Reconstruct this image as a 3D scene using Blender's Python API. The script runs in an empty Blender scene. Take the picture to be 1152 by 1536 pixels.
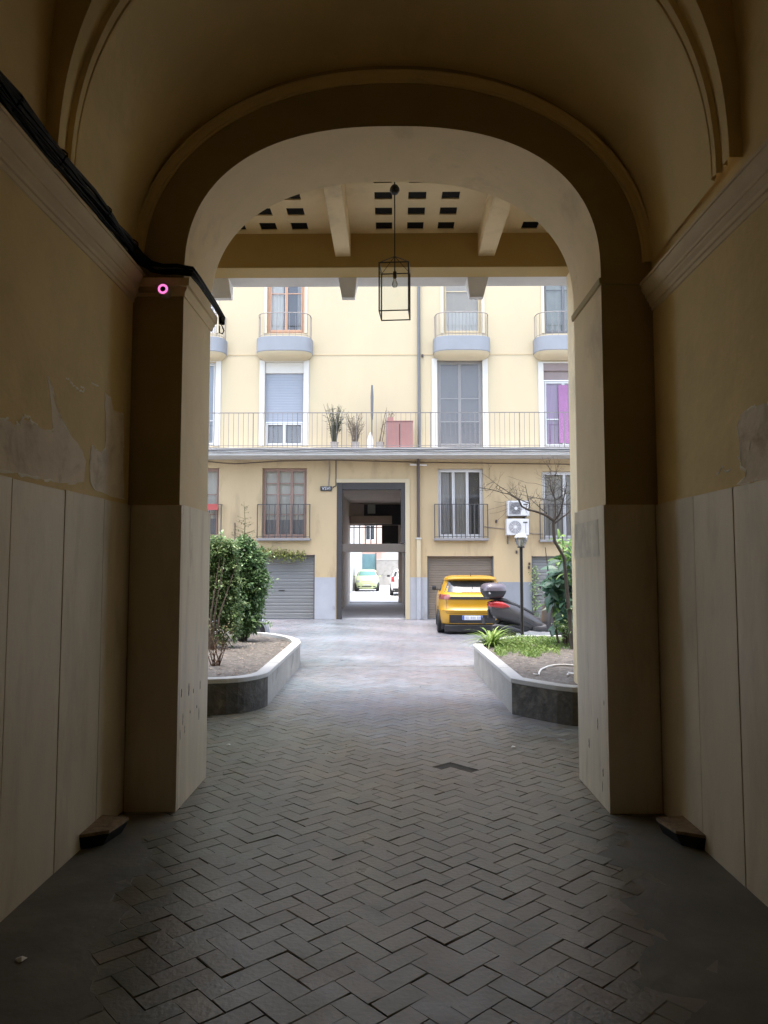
import bpy, bmesh, math, random
from mathutils import Vector, Matrix
R = math.radians
rnd = random.Random(7)
sc = bpy.context.scene
COL = sc.collection

# ---------------------------------------------------------------- camera, sky, sun, exposure
F = 1110.0; CX = 576.0; CY = 768.0; H = 1.75
PIT = math.atan(80 / F); YAW = math.atan(12 / F * math.cos(PIT))
cam_d = bpy.data.cameras.new('camera'); cam = bpy.data.objects.new('camera', cam_d); COL.objects.link(cam)
cam.location = (0, 0, H)
cam.rotation_euler = (R(90) + PIT, 0, YAW)
cam_d.sensor_fit = 'VERTICAL'; cam_d.sensor_height = 36.0; cam_d.lens = 36.0 * F / 1536.0
cam_d.clip_start = 0.05; cam_d.clip_end = 1500
sc.camera = cam

SUN_EL, SUN_AZ = 79.0, 200.0        # azimuth measured clockwise from +Y; 200 = behind the camera, a little left
world = bpy.data.worlds.new('World'); sc.world = world; world.use_nodes = True
wn = world.node_tree; bg = wn.nodes['Background']
sky = wn.nodes.new('ShaderNodeTexSky'); sky.sky_type = 'NISHITA'; sky.sun_disc = False
sky.sun_elevation = R(SUN_EL); sky.sun_rotation = R(SUN_AZ); sky.air_density = 1.0; sky.dust_density = 3.0; sky.ozone_density = 1.0
hsv = wn.nodes.new('ShaderNodeHueSaturation'); hsv.inputs['Saturation'].default_value = 0.75     # thin overcast veil
wn.links.new(sky.outputs[0], hsv.inputs['Color']); wn.links.new(hsv.outputs[0], bg.inputs[0]); bg.inputs[1].default_value = 0.15
sd = bpy.data.lights.new('sun', 'SUN'); sd.energy = 0.5; sd.angle = R(20); sd.color = (1.0, 0.96, 0.92)
sun = bpy.data.objects.new('sun', sd); COL.objects.link(sun)
_d = Vector((math.sin(R(SUN_AZ)) * math.cos(R(SUN_EL)), math.cos(R(SUN_AZ)) * math.cos(R(SUN_EL)), math.sin(R(SUN_EL))))
sun.rotation_euler = _d.to_track_quat('Z', 'Y').to_euler(); sun.location = (0, 12, 30)

sc.view_settings.view_transform = 'Standard'; sc.view_settings.look = 'None'
sc.view_settings.exposure = 2.48; sc.view_settings.gamma = 1.0
sc.cycles.max_bounces = 14; sc.cycles.diffuse_bounces = 10; sc.cycles.glossy_bounces = 4
sc.cycles.transparent_max_bounces = 12; sc.cycles.use_denoising = True
sc.cycles.sample_clamp_indirect = 8.0

# ---------------------------------------------------------------- measuring helpers (photo pixel -> point on a known plane)
def ray(px, py):
    u = (px - CX) / F; v = (CY - py) / F
    x, y, z = u, 1.0, v
    y, z = y * math.cos(PIT) - z * math.sin(PIT), y * math.sin(PIT) + z * math.cos(PIT)
    x, y = x * math.cos(YAW) - y * math.sin(YAW), x * math.sin(YAW) + y * math.cos(YAW)
    return x, y, z
def P(px, py, Y):
    x, y, z = ray(px, py); t = Y / y; return Vector((x * t, Y, H + z * t))
def G(px, py, z0=0.0):
    x, y, z = ray(px, py); t = (z0 - H) / z; return Vector((x * t, y * t, z0))
def Wl(px, py, X):
    x, y, z = ray(px, py); t = X / x; return Vector((X, y * t, H + z * t))

# ---------------------------------------------------------------- materials
MATS = {}
def M(name, col, rough=0.6, var=0.12, scale=2.5, bump=0.0, bscale=30.0, metal=0.0, stretch=(1, 1, 1), spec=0.5,
      stain=None, stain_scale=1.2, stain_lo=0.52, stain_hi=0.7, attr=None, emit=0.0, coat=0.0, rvar=0.0):
    if name in MATS: return MATS[name]
    m = bpy.data.materials.new(name); m.use_nodes = True; MATS[name] = m
    nt = m.node_tree; N = nt.nodes; L = nt.links
    b = N['Principled BSDF']
    b.inputs['Roughness'].default_value = rough; b.inputs['Metallic'].default_value = metal
    b.inputs['Specular IOR Level'].default_value = spec
    if coat: b.inputs['Coat Weight'].default_value = coat; b.inputs['Coat Roughness'].default_value = 0.05
    tc = N.new('ShaderNodeTexCoord'); mp = N.new('ShaderNodeMapping'); mp.inputs['Scale'].default_value = stretch
    L.new(tc.outputs['Object'], mp.inputs['Vector'])
    n1 = N.new('ShaderNodeTexNoise'); n1.inputs['Scale'].default_value = scale; n1.inputs['Detail'].default_value = 6
    n1.inputs['Roughness'].default_value = 0.62
    L.new(mp.outputs[0], n1.inputs['Vector'])
    mr = N.new('ShaderNodeMapRange'); mr.inputs[1].default_value = 0.3; mr.inputs[2].default_value = 0.7
    mr.inputs[3].default_value = 1 - var; mr.inputs[4].default_value = 1 + var
    L.new(n1.outputs[0], mr.inputs[0])
    hs = N.new('ShaderNodeVectorMath'); hs.operation = 'SCALE'; hs.inputs[0].default_value = col
    L.new(mr.outputs[0], hs.inputs['Scale']); out = hs.outputs[0]
    def _attr(out):
        at = N.new('ShaderNodeAttribute'); at.attribute_name = attr
        mx = N.new('ShaderNodeVectorMath'); mx.operation = 'MULTIPLY'
        L.new(out, mx.inputs[0]); L.new(at.outputs['Color'], mx.inputs[1]); return mx.outputs[0]
    if stain:
        n2 = N.new('ShaderNodeTexNoise'); n2.inputs['Scale'].default_value = stain_scale; n2.inputs['Detail'].default_value = 8
        n2.inputs['Roughness'].default_value = 0.65; n2.inputs['Distortion'].default_value = 0.4
        L.new(mp.outputs[0], n2.inputs['Vector'])
        r2 = N.new('ShaderNodeMapRange'); r2.inputs[1].default_value = stain_lo; r2.inputs[2].default_value = stain_hi
        L.new(n2.outputs[0], r2.inputs[0])
        mx2 = N.new('ShaderNodeMix'); mx2.data_type = 'RGBA'; mx2.inputs[7].default_value = (*stain, 1)
        L.new(r2.outputs[0], mx2.inputs[0]); L.new(out, mx2.inputs[6]); out = mx2.outputs[2]
    if attr: out = _attr(out)
    L.new(out, b.inputs['Base Color'])
    if rvar:
        mr3 = N.new('ShaderNodeMapRange'); mr3.inputs[1].default_value = 0.3; mr3.inputs[2].default_value = 0.7
        mr3.inputs[3].default_value = rough - rvar; mr3.inputs[4].default_value = rough + rvar
        L.new(n1.outputs[0], mr3.inputs[0]); L.new(mr3.outputs[0], b.inputs['Roughness'])
    if bump:
        nb = N.new('ShaderNodeTexNoise'); nb.inputs['Scale'].default_value = bscale; nb.inputs['Detail'].default_value = 5
        L.new(mp.outputs[0], nb.inputs['Vector'])
        bp = N.new('ShaderNodeBump'); bp.inputs['Strength'].default_value = min(1.0, bump); bp.inputs['Distance'].default_value = 0.02
        L.new(nb.outputs[0], bp.inputs['Height']); L.new(bp.outputs[0], b.inputs['Normal'])
    if emit:
        b.inputs['Emission Color'].default_value = (*col, 1); b.inputs['Emission Strength'].default_value = emit
    return m
def glass_mat(name, tint=(0.8, 0.85, 0.88), see=0.8, rough=0.03):
    if name in MATS: return MATS[name]
    m = bpy.data.materials.new(name); m.use_nodes = True; MATS[name] = m
    nt = m.node_tree; N = nt.nodes; L = nt.links; N.remove(N['Principled BSDF'])
    o = N['Material Output']; tr = N.new('ShaderNodeBsdfTransparent'); tr.inputs[0].default_value = (*tint, 1)
    gl = N.new('ShaderNodeBsdfGlossy'); gl.inputs['Roughness'].default_value = rough
    fr = N.new('ShaderNodeFresnel'); fr.inputs[0].default_value = 1.5
    ad = N.new('ShaderNodeMath'); ad.operation = 'ADD'; ad.inputs[1].default_value = 1 - see; L.new(fr.outputs[0], ad.inputs[0])
    ad.use_clamp = True
    mx = N.new('ShaderNodeMixShader'); L.new(ad.outputs[0], mx.inputs[0]); L.new(tr.outputs[0], mx.inputs[1]); L.new(gl.outputs[0], mx.inputs[2])
    L.new(mx.outputs[0], o.inputs[0]); return m
def leaf_mat(name, c1, c2, scale=3.0, rough=0.45):
    if name in MATS: return MATS[name]
    m = bpy.data.materials.new(name); m.use_nodes = True; MATS[name] = m
    nt = m.node_tree; N = nt.nodes; L = nt.links; b = N['Principled BSDF']; b.inputs['Roughness'].default_value = rough
    at = N.new('ShaderNodeAttribute'); at.attribute_name = 'rnd'
    mx = N.new('ShaderNodeMix'); mx.data_type = 'RGBA'; mx.inputs[6].default_value = (*c1, 1); mx.inputs[7].default_value = (*c2, 1)
    L.new(at.outputs['Fac'], mx.inputs[0]); L.new(mx.outputs[2], b.inputs['Base Color'])
    tl = N.new('ShaderNodeBsdfTranslucent'); L.new(mx.outputs[2], tl.inputs[0])
    ms = N.new('ShaderNodeMixShader'); ms.inputs[0].default_value = 0.3
    L.new(b.outputs[0], ms.inputs[1]); L.new(tl.outputs[0], ms.inputs[2]); L.new(ms.outputs[0], N['Material Output'].inputs[0])
    return m

OCHRE = (0.74, 0.575, 0.275)
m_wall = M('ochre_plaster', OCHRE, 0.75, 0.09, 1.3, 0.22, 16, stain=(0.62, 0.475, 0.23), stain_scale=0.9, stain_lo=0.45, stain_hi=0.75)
m_endwall = M('ochre_plaster_backlit', (0.390, 0.305, 0.145), 0.75, 0.09, 1.3, 0.22, 14, stain=(0.33, 0.255, 0.12), stain_scale=1.1, stain_lo=0.45, stain_hi=0.75)  # darker copy of the ochre plaster: backlit shade put into the colour
m_reveal = M('cream_plaster', (0.740, 0.600, 0.360), 0.7, 0.07, 1.6, 0.10, 35, stain=(0.50, 0.40, 0.24), stain_scale=0.8)
m_vault = M('vault_plaster', (0.760, 0.600, 0.300), 0.8, 0.08, 0.9, 0.25, 10, stain=(0.63, 0.50, 0.26), stain_scale=0.8, stain_lo=0.45, stain_hi=0.75)
m_cornice = M('cornice_plaster', (0.700, 0.580, 0.400), 0.75, 0.08, 2.0, 0.10, 30)
m_dado = M('travertine_slab', (0.680, 0.595, 0.440), 0.40, 0.07, 1.6, 0.08, 14, stretch=(3.5, 3.5, 1.0), stain=(0.52, 0.44, 0.31), stain_scale=1.1, stain_lo=0.50, stain_hi=0.75, rvar=0.08)
m_dado_dark = M('travertine_slab_reveal', (0.720, 0.640, 0.490), 0.45, 0.10, 1.8, 0.12, 16, stretch=(5, 5, 0.8), stain=(0.42, 0.34, 0.24), stain_scale=1.2, stain_lo=0.58, stain_hi=0.75)
m_patch = M('bare_grey_render', (0.780, 0.690, 0.570), 0.85, 0.13, 3.0, 0.25, 25, stain=(0.52, 0.42, 0.30), stain_scale=3.4)
m_flake = M('peeling_paint_edge', (0.860, 0.820, 0.700), 0.7, 0.1, 8, 0.2, 60)
m_fac_up = M('facade_cream', (0.423, 0.358, 0.237), 0.8, 0.04, 0.5, 0.08, 20, stretch=(1.2, 1, 0.45), stain=(0.405, 0.345, 0.235), stain_scale=0.7, stain_lo=0.5, stain_hi=0.78)
m_fac_lo = M('facade_shaded_yellow', (0.405, 0.312, 0.180), 0.8, 0.06, 0.6, 0.08, 20, stretch=(1.6, 1, 0.5), stain=(0.295, 0.225, 0.13), stain_scale=0.9)  # same wall below the long balcony, the balcony's shade put into the colour
m_white = M('white_surround', (0.516, 0.499, 0.456), 0.7, 0.04, 2)
m_blueg = M('blue_grey_paint', (0.200, 0.215, 0.235), 0.7, 0.06, 2.0, 0.05, 20)
m_dadofac = M('grey_facade_base', (0.318, 0.328, 0.349), 0.75, 0.1, 1.2, 0.1, 18, stain=(0.25, 0.25, 0.25), stain_scale=1.5, stain_lo=0.6)
m_shutter = M('grey_roller_shutter', (0.172, 0.174, 0.168), 0.5, 0.12, 1.0, stretch=(0.6, 1, 5), metal=0.1)
m_shutter_br = M('brown_roller_shutter', (0.162, 0.132, 0.102), 0.5, 0.14, 1.0, stretch=(0.6, 1, 5), metal=0.1)
m_metal_dk = M('dark_iron', (0.035, 0.032, 0.03), 0.45, 0.1, 8, metal=0.6)
m_rail = M('grey_painted_rail', (0.055, 0.053, 0.053), 0.5, 0.1, 8)
m_rail_lt = M('light_painted_rail', (0.200, 0.180, 0.170), 0.5, 0.1, 8)
m_wood_or = M('orange_brown_frame', (0.400, 0.232, 0.144), 0.5, 0.12, 6, stretch=(4, 4, 0.6))
m_wood_br = M('brown_window_frame', (0.25, 0.16, 0.125), 0.5, 0.12, 6, stretch=(4, 4, 0.6))
m_pvc = M('white_window_frame', (0.516, 0.516, 0.516), 0.4, 0.03, 4)
m_curtain = M('pale_curtain', (0.594, 0.567, 0.504), 0.8, 0.08, 3, stretch=(10, 1, 0.3))
m_curtain_g = M('grey_screen', (0.36, 0.35, 0.35), 0.8, 0.06, 3, stretch=(6, 1, 0.3))
m_dark = M('dark_room', (0.035, 0.035, 0.04), 0.6, 0.2, 2)
m_purple = M('purple_curtain', (0.336, 0.176, 0.336), 0.7, 0.12, 3, stretch=(8, 1, 0.3))
m_blue_sh = M('pale_blue_shutter', (0.248, 0.272, 0.312), 0.6, 0.03, 2)
m_box_br = M('taupe_blind', (0.208, 0.168, 0.160), 0.7, 0.06, 2)
m_pipe_g = M('grey_downpipe', (0.100, 0.105, 0.110), 0.45, 0.08, 3)
m_pipe_d = M('brown_downpipe', (0.06, 0.04, 0.035), 0.45, 0.08, 3)
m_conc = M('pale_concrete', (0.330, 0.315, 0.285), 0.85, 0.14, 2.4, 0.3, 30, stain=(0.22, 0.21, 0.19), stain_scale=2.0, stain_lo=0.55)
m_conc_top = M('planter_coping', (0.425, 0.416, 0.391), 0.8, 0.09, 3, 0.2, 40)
m_conc_dk = M('mossy_shaded_concrete', (0.075, 0.068, 0.056), 0.8, 0.5, 7, 0.6, 18, stain=(0.20, 0.18, 0.14), stain_scale=5, stain_lo=0.53, stain_hi=0.75)  # planter fronts: moss and dirt, plus shade put into the colour
m_soil = M('dry_soil', (0.113, 0.098, 0.082), 0.95, 0.30, 9, 0.8, 26, stain=(0.22, 0.195, 0.165), stain_scale=14, stain_lo=0.5)
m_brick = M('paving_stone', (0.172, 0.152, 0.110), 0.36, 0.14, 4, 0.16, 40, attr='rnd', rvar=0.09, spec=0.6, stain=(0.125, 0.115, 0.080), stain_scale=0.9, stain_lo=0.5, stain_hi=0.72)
m_joint = M('paving_joint', (0.075, 0.066, 0.050), 0.9, 0.2, 6, 0.3, 30)
m_cement = M('smooth_cement', (0.140, 0.127, 0.095), 0.62, 0.25, 2.2, 0.35, 9, stain=(0.105, 0.10, 0.072), stain_scale=1.6, stain_lo=0.5, stain_hi=0.7)
m_ground = M('courtyard_asphalt', (0.148, 0.153, 0.169), 0.62, 0.10, 1.0, 0.12, 14, stretch=(0.45, 1.6, 1), stain=(0.27, 0.278, 0.295), stain_scale=0.55, stain_lo=0.5, stain_hi=0.68, rvar=0.1)
m_street = M('pale_street', (0.62, 0.62, 0.62), 0.8, 0.06, 0.6)
m_black = M('black_cable', (0.006, 0.006, 0.006), 0.6, 0.05, 5, spec=0.15)
m_greycable = M('grey_cable', (0.10, 0.10, 0.09), 0.5, 0.05, 5)
m_blackpl = M('black_plastic', (0.02, 0.02, 0.022), 0.4, 0.1, 10)
m_tyre = M('rubber', (0.018, 0.018, 0.018), 0.75, 0.1, 10)
m_chrome = M('bright_metal', (0.6, 0.6, 0.6), 0.2, 0.03, 3, metal=1.0)
m_glass = glass_mat('window_glass', (0.96, 0.97, 0.97), see=0.95)
m_glass_lamp = glass_mat('lamp_glass', (0.93, 0.95, 0.93), see=0.8, rough=0.2)
m_clear = glass_mat('clear_lantern_glass', (0.97, 0.98, 0.97), see=0.99)
m_carglass = M('car_glass', (0.035, 0.045, 0.05), 0.05, 0.02, 1, spec=0.8)
m_passage = M('passage_plaster', (0.620, 0.550, 0.480), 0.8, 0.1, 1.2)

# ---------------------------------------------------------------- mesh builder
class MB:
    def __init__(s): s.v = []; s.f = []; s.m = []; s.c = []      # verts, faces, material index, per-face colour
    def add(s, vs, fs, mi=0, col=None):
        o = len(s.v); s.v += [tuple(v) for v in vs]
        for f in fs: s.f.append(tuple(i + o for i in f)); s.m.append(mi); s.c.append(col)
        return s
    def box(s, x0, x1, y0, y1, z0, z1, mi=0, bev=0.0, col=None, mat=None):
        if bev:
            bm = bmesh.new(); bmesh.ops.create_cube(bm, size=1)
            for v in bm.verts:
                v.co.x = (x0 + x1) / 2 + v.co.x * (x1 - x0); v.co.y = (y0 + y1) / 2 + v.co.y * (y1 - y0); v.co.z = (z0 + z1) / 2 + v.co.z * (z1 - z0)
            bmesh.ops.bevel(bm, geom=list(bm.edges), offset=bev, segments=2, profile=0.5, affect='EDGES')
            bm.verts.index_update()
            vs = [v.co.copy() for v in bm.verts]; fs = [[v.index for v in f.verts] for f in bm.faces]; bm.free()
        else:
            vs = [Vector(p) for p in ((x0, y0, z0), (x1, y0, z0), (x1, y1, z0), (x0, y1, z0), (x0, y0, z1), (x1, y0, z1), (x1, y1, z1), (x0, y1, z1))]
            fs = [(0, 3, 2, 1), (4, 5, 6, 7), (0, 1, 5, 4), (1, 2, 6, 5), (2, 3, 7, 6), (3, 0, 4, 7)]
        if mat is not None: vs = [mat @ v for v in vs]
        return s.add(vs, fs, mi, col)
    def tube(s, pts, r, n=8, mi=0, cap=True, col=None):
        pts = [Vector(p) for p in pts]
        rs = r if isinstance(r, (list, tuple)) else [r] * len(pts)
        vs = []; fs = []; up = None
        for i, p in enumerate(pts):
            t = (pts[min(i + 1, len(pts) - 1)] - pts[max(i - 1, 0)]).normalized()
            if up is None:
                up = Vector((0, 0, 1)) if abs(t.z) < 0.9 else Vector((1, 0, 0))
            a = t.cross(up)
            if a.length < 1e-4: a = t.cross(Vector((0.3, 1, 0.2)))
            a.normalize(); b = a.cross(t).normalized(); up = b
            for k in range(n):
                an = 2 * math.pi * k / n
                vs.append(p + (a * math.cos(an) + b * math.sin(an)) * rs[i])
        for i in range(len(pts) - 1):
            for k in range(n):
                fs.append((i * n + k, i * n + (k + 1) % n, (i + 1) * n + (k + 1) % n, (i + 1) * n + k))
        if cap: fs.append(tuple(range(n))[::-1]); fs.append(tuple((len(pts) - 1) * n + k for k in range(n)))
        return s.add(vs, fs, mi, col)
    def lathe(s, prof, c, n=20, axis='z', mi=0):
        vs = []; fs = []; c = Vector(c)
        for (r, h) in prof:
            for k in range(n):
                a = 2 * math.pi * k / n
                if axis == 'z': q = Vector((r * math.cos(a), r * math.sin(a), h))
                elif axis == 'y': q = Vector((r * math.cos(a), h, r * math.sin(a)))
                else: q = Vector((h, r * math.cos(a), r * math.sin(a)))
                vs.append(c + q)
        for i in range(len(prof) - 1):
            for k in range(n): fs.append((i * n + k, i * n + (k + 1) % n, (i + 1) * n + (k + 1) % n, (i + 1) * n + k))
        return s.add(vs, fs, mi)
    def loft(s, rings, closed=True, cap=True, mi=0):
        n = len(rings[0]); vs = [p for r in rings for p in r]; fs = []
        for i in range(len(rings) - 1):
            for k in range(n if closed else n - 1):
                fs.append((i * n + k, i * n + (k + 1) % n, (i + 1) * n + (k + 1) % n, (i + 1) * n + k))
        if cap and closed: fs.append(tuple(range(n))[::-1]); fs.append(tuple((len(rings) - 1) * n + k for k in range(n)))
        return s.add(vs, fs, mi)
    def prism(s, poly, z0, z1, mi=0, mi_top=None):      # poly in xy
        n = len(poly); vs = [(x, y, z0) for x, y in poly] + [(x, y, z1) for x, y in poly]
        s.add(vs, [(i, (i + 1) % n, (i + 1) % n + n, i + n) for i in range(n)], mi)
        s.add([(x, y, z1) for x, y in poly], [tuple(range(n))], mi if mi_top is None else mi_top)
        s.add([(x, y, z0) for x, y in poly], [tuple(range(n))[::-1]], mi)
        return s
    def leaf(s, p, d, up, L, w, col, fold=0.25, mi=0):
        d = d.normalized(); side = d.cross(up)
        if side.length < 1e-3: side = d.cross(Vector((1, 0.2, 0.1)))
        side.normalize(); nn = side.cross(d).normalized()
        a = p; b = p + d * L * 0.45 + side * w * 0.5 + nn * w * fold; c = p + d * L - nn * L * 0.12; e = p + d * L * 0.45 - side * w * 0.5 + nn * w * fold; m_ = p + d * L * 0.5
        return s.add([a, b, c, e, m_], [(0, 1, 4), (1, 2, 4), (0, 4, 3), (4, 2, 3)], mi, col)
    def build(s, name, mats, parent=None, smooth=False, angle=35, local=False, origin=None):
        me = bpy.data.meshes.new(name)
        off = Vector((0, 0, 0))
        if parent is not None and not local:
            p = parent
            while p is not None: off += p.location; p = p.parent
        elif origin is not None: off = Vector(origin)
        me.from_pydata([tuple(Vector(v) - off) for v in s.v], [], s.f)
        if not isinstance(mats, (list, tuple)): mats = [mats]
        for m in mats: me.materials.append(m)
        if len(mats) > 1: me.polygons.foreach_set('material_index', s.m)
        if any(c is not None for c in s.c):
            ca = me.color_attributes.new('rnd', 'FLOAT_COLOR', 'CORNER'); data = []
            for c, f in zip(s.c, s.f):
                if c is None: c = (1, 1, 1)
                if not isinstance(c, tuple): c = (c, c, c)
                data += [*c, 1.0] * len(f)
            ca.data.foreach_set('color', data)
        me.validate(); me.update()
        bm = bmesh.new(); bm.from_mesh(me)
        if len(bm.verts) < 60000 and name not in ('crown', 'foliage', 'leaves', 'grass'): bmesh.ops.recalc_face_normals(bm, faces=bm.faces)
        bm.to_mesh(me); bm.free()
        if smooth: me.shade_smooth(); me.set_sharp_from_angle(angle=R(angle))
        o = bpy.data.objects.new(name, me); COL.objects.link(o)
        if parent is not None: o.parent = parent
        elif origin is not None: o.location = off
        return o
def tag(o, label, cat, group=None):
    o['label'] = label; o['category'] = cat
    if group: o['group'] = group
    return o
def thing(name, label, cat, loc=(0, 0, 0), rz=0.0, group=None):
    o = bpy.data.objects.new(name, None); COL.objects.link(o); o.empty_display_size = 0.2
    o.location = loc; o.rotation_euler = (0, 0, rz); return tag(o, label, cat, group)
def structure(o): o['kind'] = 'structure'; return o
def plabel(o, t): o['label'] = t; return o

def wall_holes(mb, x0, x1, z0, z1, holes, y, depth, mi=0, mi_rev=None, split=None, mi_up=None):
    """vertical wall face at y (facing -y) with rectangular openings and reveals going back by depth"""
    xs = sorted(set([x0, x1] + [h[0] for h in holes] + [h[1] for h in holes]))
    zs = sorted(set([z0, z1] + [h[2] for h in holes] + [h[3] for h in holes] + ([split] if split else [])))
    xs = [x for x in xs if x0 <= x <= x1]; zs = [z for z in zs if z0 <= z <= z1]
    for i in range(len(xs) - 1):
        for j in range(len(zs) - 1):
            cx = (xs[i] + xs[i + 1]) / 2; cz = (zs[j] + zs[j + 1]) / 2
            if any(h[0] < cx < h[1] and h[2] < cz < h[3] for h in holes): continue
            k = mi_up if (split and cz > split and mi_up is not None) else mi
            mb.add([(xs[i], y, zs[j]), (xs[i + 1], y, zs[j]), (xs[i + 1], y, zs[j + 1]), (xs[i], y, zs[j + 1])], [(0, 1, 2, 3)], k)
    for (a, b, c, d) in holes:
        k = (mi_up if (split and c > split - 0.2 and mi_up is not None) else mi) if mi_rev is None else mi_rev
        mb.add([(a, y, c), (a, y + depth, c), (a, y + depth, d), (a, y, d)], [(0, 1, 2, 3)], k)
        mb.add([(b, y, c), (b, y + depth, c), (b, y + depth, d), (b, y, d)], [(3, 2, 1, 0)], k)
        mb.add([(a, y, d), (a, y + depth, d), (b, y + depth, d), (b, y, d)], [(0, 1, 2, 3)], k)
        mb.add([(a, y, c), (a, y + depth, c), (b, y + depth, c), (b, y, c)], [(3, 2, 1, 0)], k)

# ================================================================ 1. THE ARCHED PASSAGE WE STAND IN
YN, YF = 5.40, 6.22          # arch wall near / far face
XW = 1.94                    # passage half width
XA = 1.56                    # arch half width
HD = 2.19                    # dado height
ZS = 3.93                    # arch springing
YH0, YH1 = 8.70, 9.02        # header beam over the open side of the porch
ZC = P(600, 350, YH0).z      # porch ceiling
ZHB = P(600, 401, YH0).z     # header underside
pb = thing('arched_passage', 'ochre vaulted entrance passage with stone dado and rounded arch, seen from inside', 'passage building', (0, YN, 0))

def se(a, b, n, t):          # superellipse point, t 0..pi
    c, s_ = math.cos(t), math.sin(t)
    return (a * math.copysign(abs(c) ** (2 / n), c), b * abs(s_) ** (2 / n))
NT = 72
def arch_pts(a, b, n, z0, k=NT):
    return [(se(a, b, n, math.pi * i / k)[0], z0 + se(a, b, n, math.pi * i / k)[1]) for i in range(k + 1)]

# side walls (upper plaster) from the arch back past the camera
for sx in (-1, 1):
    mb = MB(); mb.box(*sorted((sx * XW, sx * (XW + 0.4))), -5.0, YN + 0.1, 0.0, 4.12)
    mb.build('side_wall', m_wall, pb)
# unseen closed end behind the camera; dark timber colour added to cut bounce light
mb = MB(); mb.box(-2.4, 2.4, -5.3, -5.0, 0, 7.2); mb.build('back_wall', M('bounce_cut_timber', (0.06, 0.045, 0.03), 0.6, 0.2, 3, stretch=(6, 1, 0.5)), pb)
# dado slabs: real stone sheets with open joints
joints = {-1: [-5.0, -3.2, -1.4, 0.3, 1.35, 2.35, 3.06, 3.70, 4.31, 4.90, YN], 1: [-5.0, -3.2, -1.4, 0.3, 1.35, 2.3, 2.95, 3.55, 4.17, 4.72, YN]}
for sx in (-1, 1):
    for a, b in zip(joints[sx][:-1], joints[sx][1:]):
        mb = MB(); t = 0.022 + rnd.uniform(-0.002, 0.002)
        mb.box(*sorted((sx * (XW - t), sx * (XW + 0.01))), a + 0.003, b - 0.003, 0.0, HD + rnd.uniform(-0.003, 0.003), bev=0.003)
        mb.build('dado_slab', m_dado, pb)
# arch wall: face towards camera, reveal, face towards the courtyard
arc = arch_pts(XA, 5.08 - ZS, 2.4, ZS)
outer_top = 6.6
def arch_wall_face(mb, y, mi):
    vs = []; fs = []
    for (x, z) in arc:
        vs.append((x, y, z)); vs.append((x * 1.62, y, outer_top) if False else (max(-2.4, min(2.4, x * 1.6)), y, outer_top))
    # fan grid between arch curve and the top/sides
    for i in range(len(arc) - 1): fs.append((2 * i, 2 * i + 1, 2 * i + 3, 2 * i + 2))
    mb.add(vs, fs, mi)
    for sx in (-1, 1):
        mb.add([(sx * XA, y, HD), (sx * 2.4, y, HD), (sx * 2.4, y, outer_top), (sx * XA, y, ZS)], [(0, 1, 2, 3)], mi)
        mb.add([(sx * XA, y, 0), (sx * 2.4, y, 0), (sx * 2.4, y, HD), (sx * XA, y, HD)], [(0, 1, 2, 3)], mi)
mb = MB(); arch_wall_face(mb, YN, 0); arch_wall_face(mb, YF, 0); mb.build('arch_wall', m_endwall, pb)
mb = MB(); rv = [(XA, HD)] + arc + [(-XA, HD)]
mb.loft([[(x, YN, z) for x, z in rv], [(x, YF, z) for x, z in rv]], closed=False, cap=False)
mb.build('arch_reveal', m_reveal, pb, smooth=True, angle=30)
# dado round the piers (front face, reveal, back face)
for sx in (-1, 1):
    t = 0.022
    mb = MB(); mb.box(*sorted((sx * (XA - t), sx * (XW - 0.03))), YN - t, YN + 0.02, 0, HD, bev=0.003); mb.build('dado_slab', m_dado, pb)
    mb = MB(); mb.box(*sorted((sx * (XA - t), sx * (XA + 0.03))), YN + 0.0225, YF + t, 0, HD + 0.004, bev=0.003); mb.build('dado_slab', m_dado_dark, pb)
# thin impost string on the right pier, heavier moulded capital on the left one
def sweep_profile(mb, prof, path, mi=0):
    """prof: list of (out, z); path: list of (x, y, nx, ny) corner points with outward (mitred) normals"""
    rings = [[(x + nx * o, y + ny * o, z) for (o, z) in prof] for (x, y, nx, ny) in path]
    mb.loft(rings, closed=False, cap=False, mi=mi)
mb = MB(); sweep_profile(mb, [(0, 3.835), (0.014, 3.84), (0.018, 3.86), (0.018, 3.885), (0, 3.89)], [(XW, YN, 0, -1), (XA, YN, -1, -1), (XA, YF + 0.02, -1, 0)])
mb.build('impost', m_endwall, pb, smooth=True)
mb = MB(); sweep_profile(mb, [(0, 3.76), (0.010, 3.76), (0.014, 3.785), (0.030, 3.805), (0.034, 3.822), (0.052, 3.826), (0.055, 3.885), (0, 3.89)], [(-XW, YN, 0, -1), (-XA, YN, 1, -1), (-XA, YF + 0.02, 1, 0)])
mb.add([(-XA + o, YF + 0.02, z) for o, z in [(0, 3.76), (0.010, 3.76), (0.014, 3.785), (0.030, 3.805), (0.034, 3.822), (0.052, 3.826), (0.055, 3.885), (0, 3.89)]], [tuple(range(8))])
mb.build('capital', m_reveal, pb, smooth=True)
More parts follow.
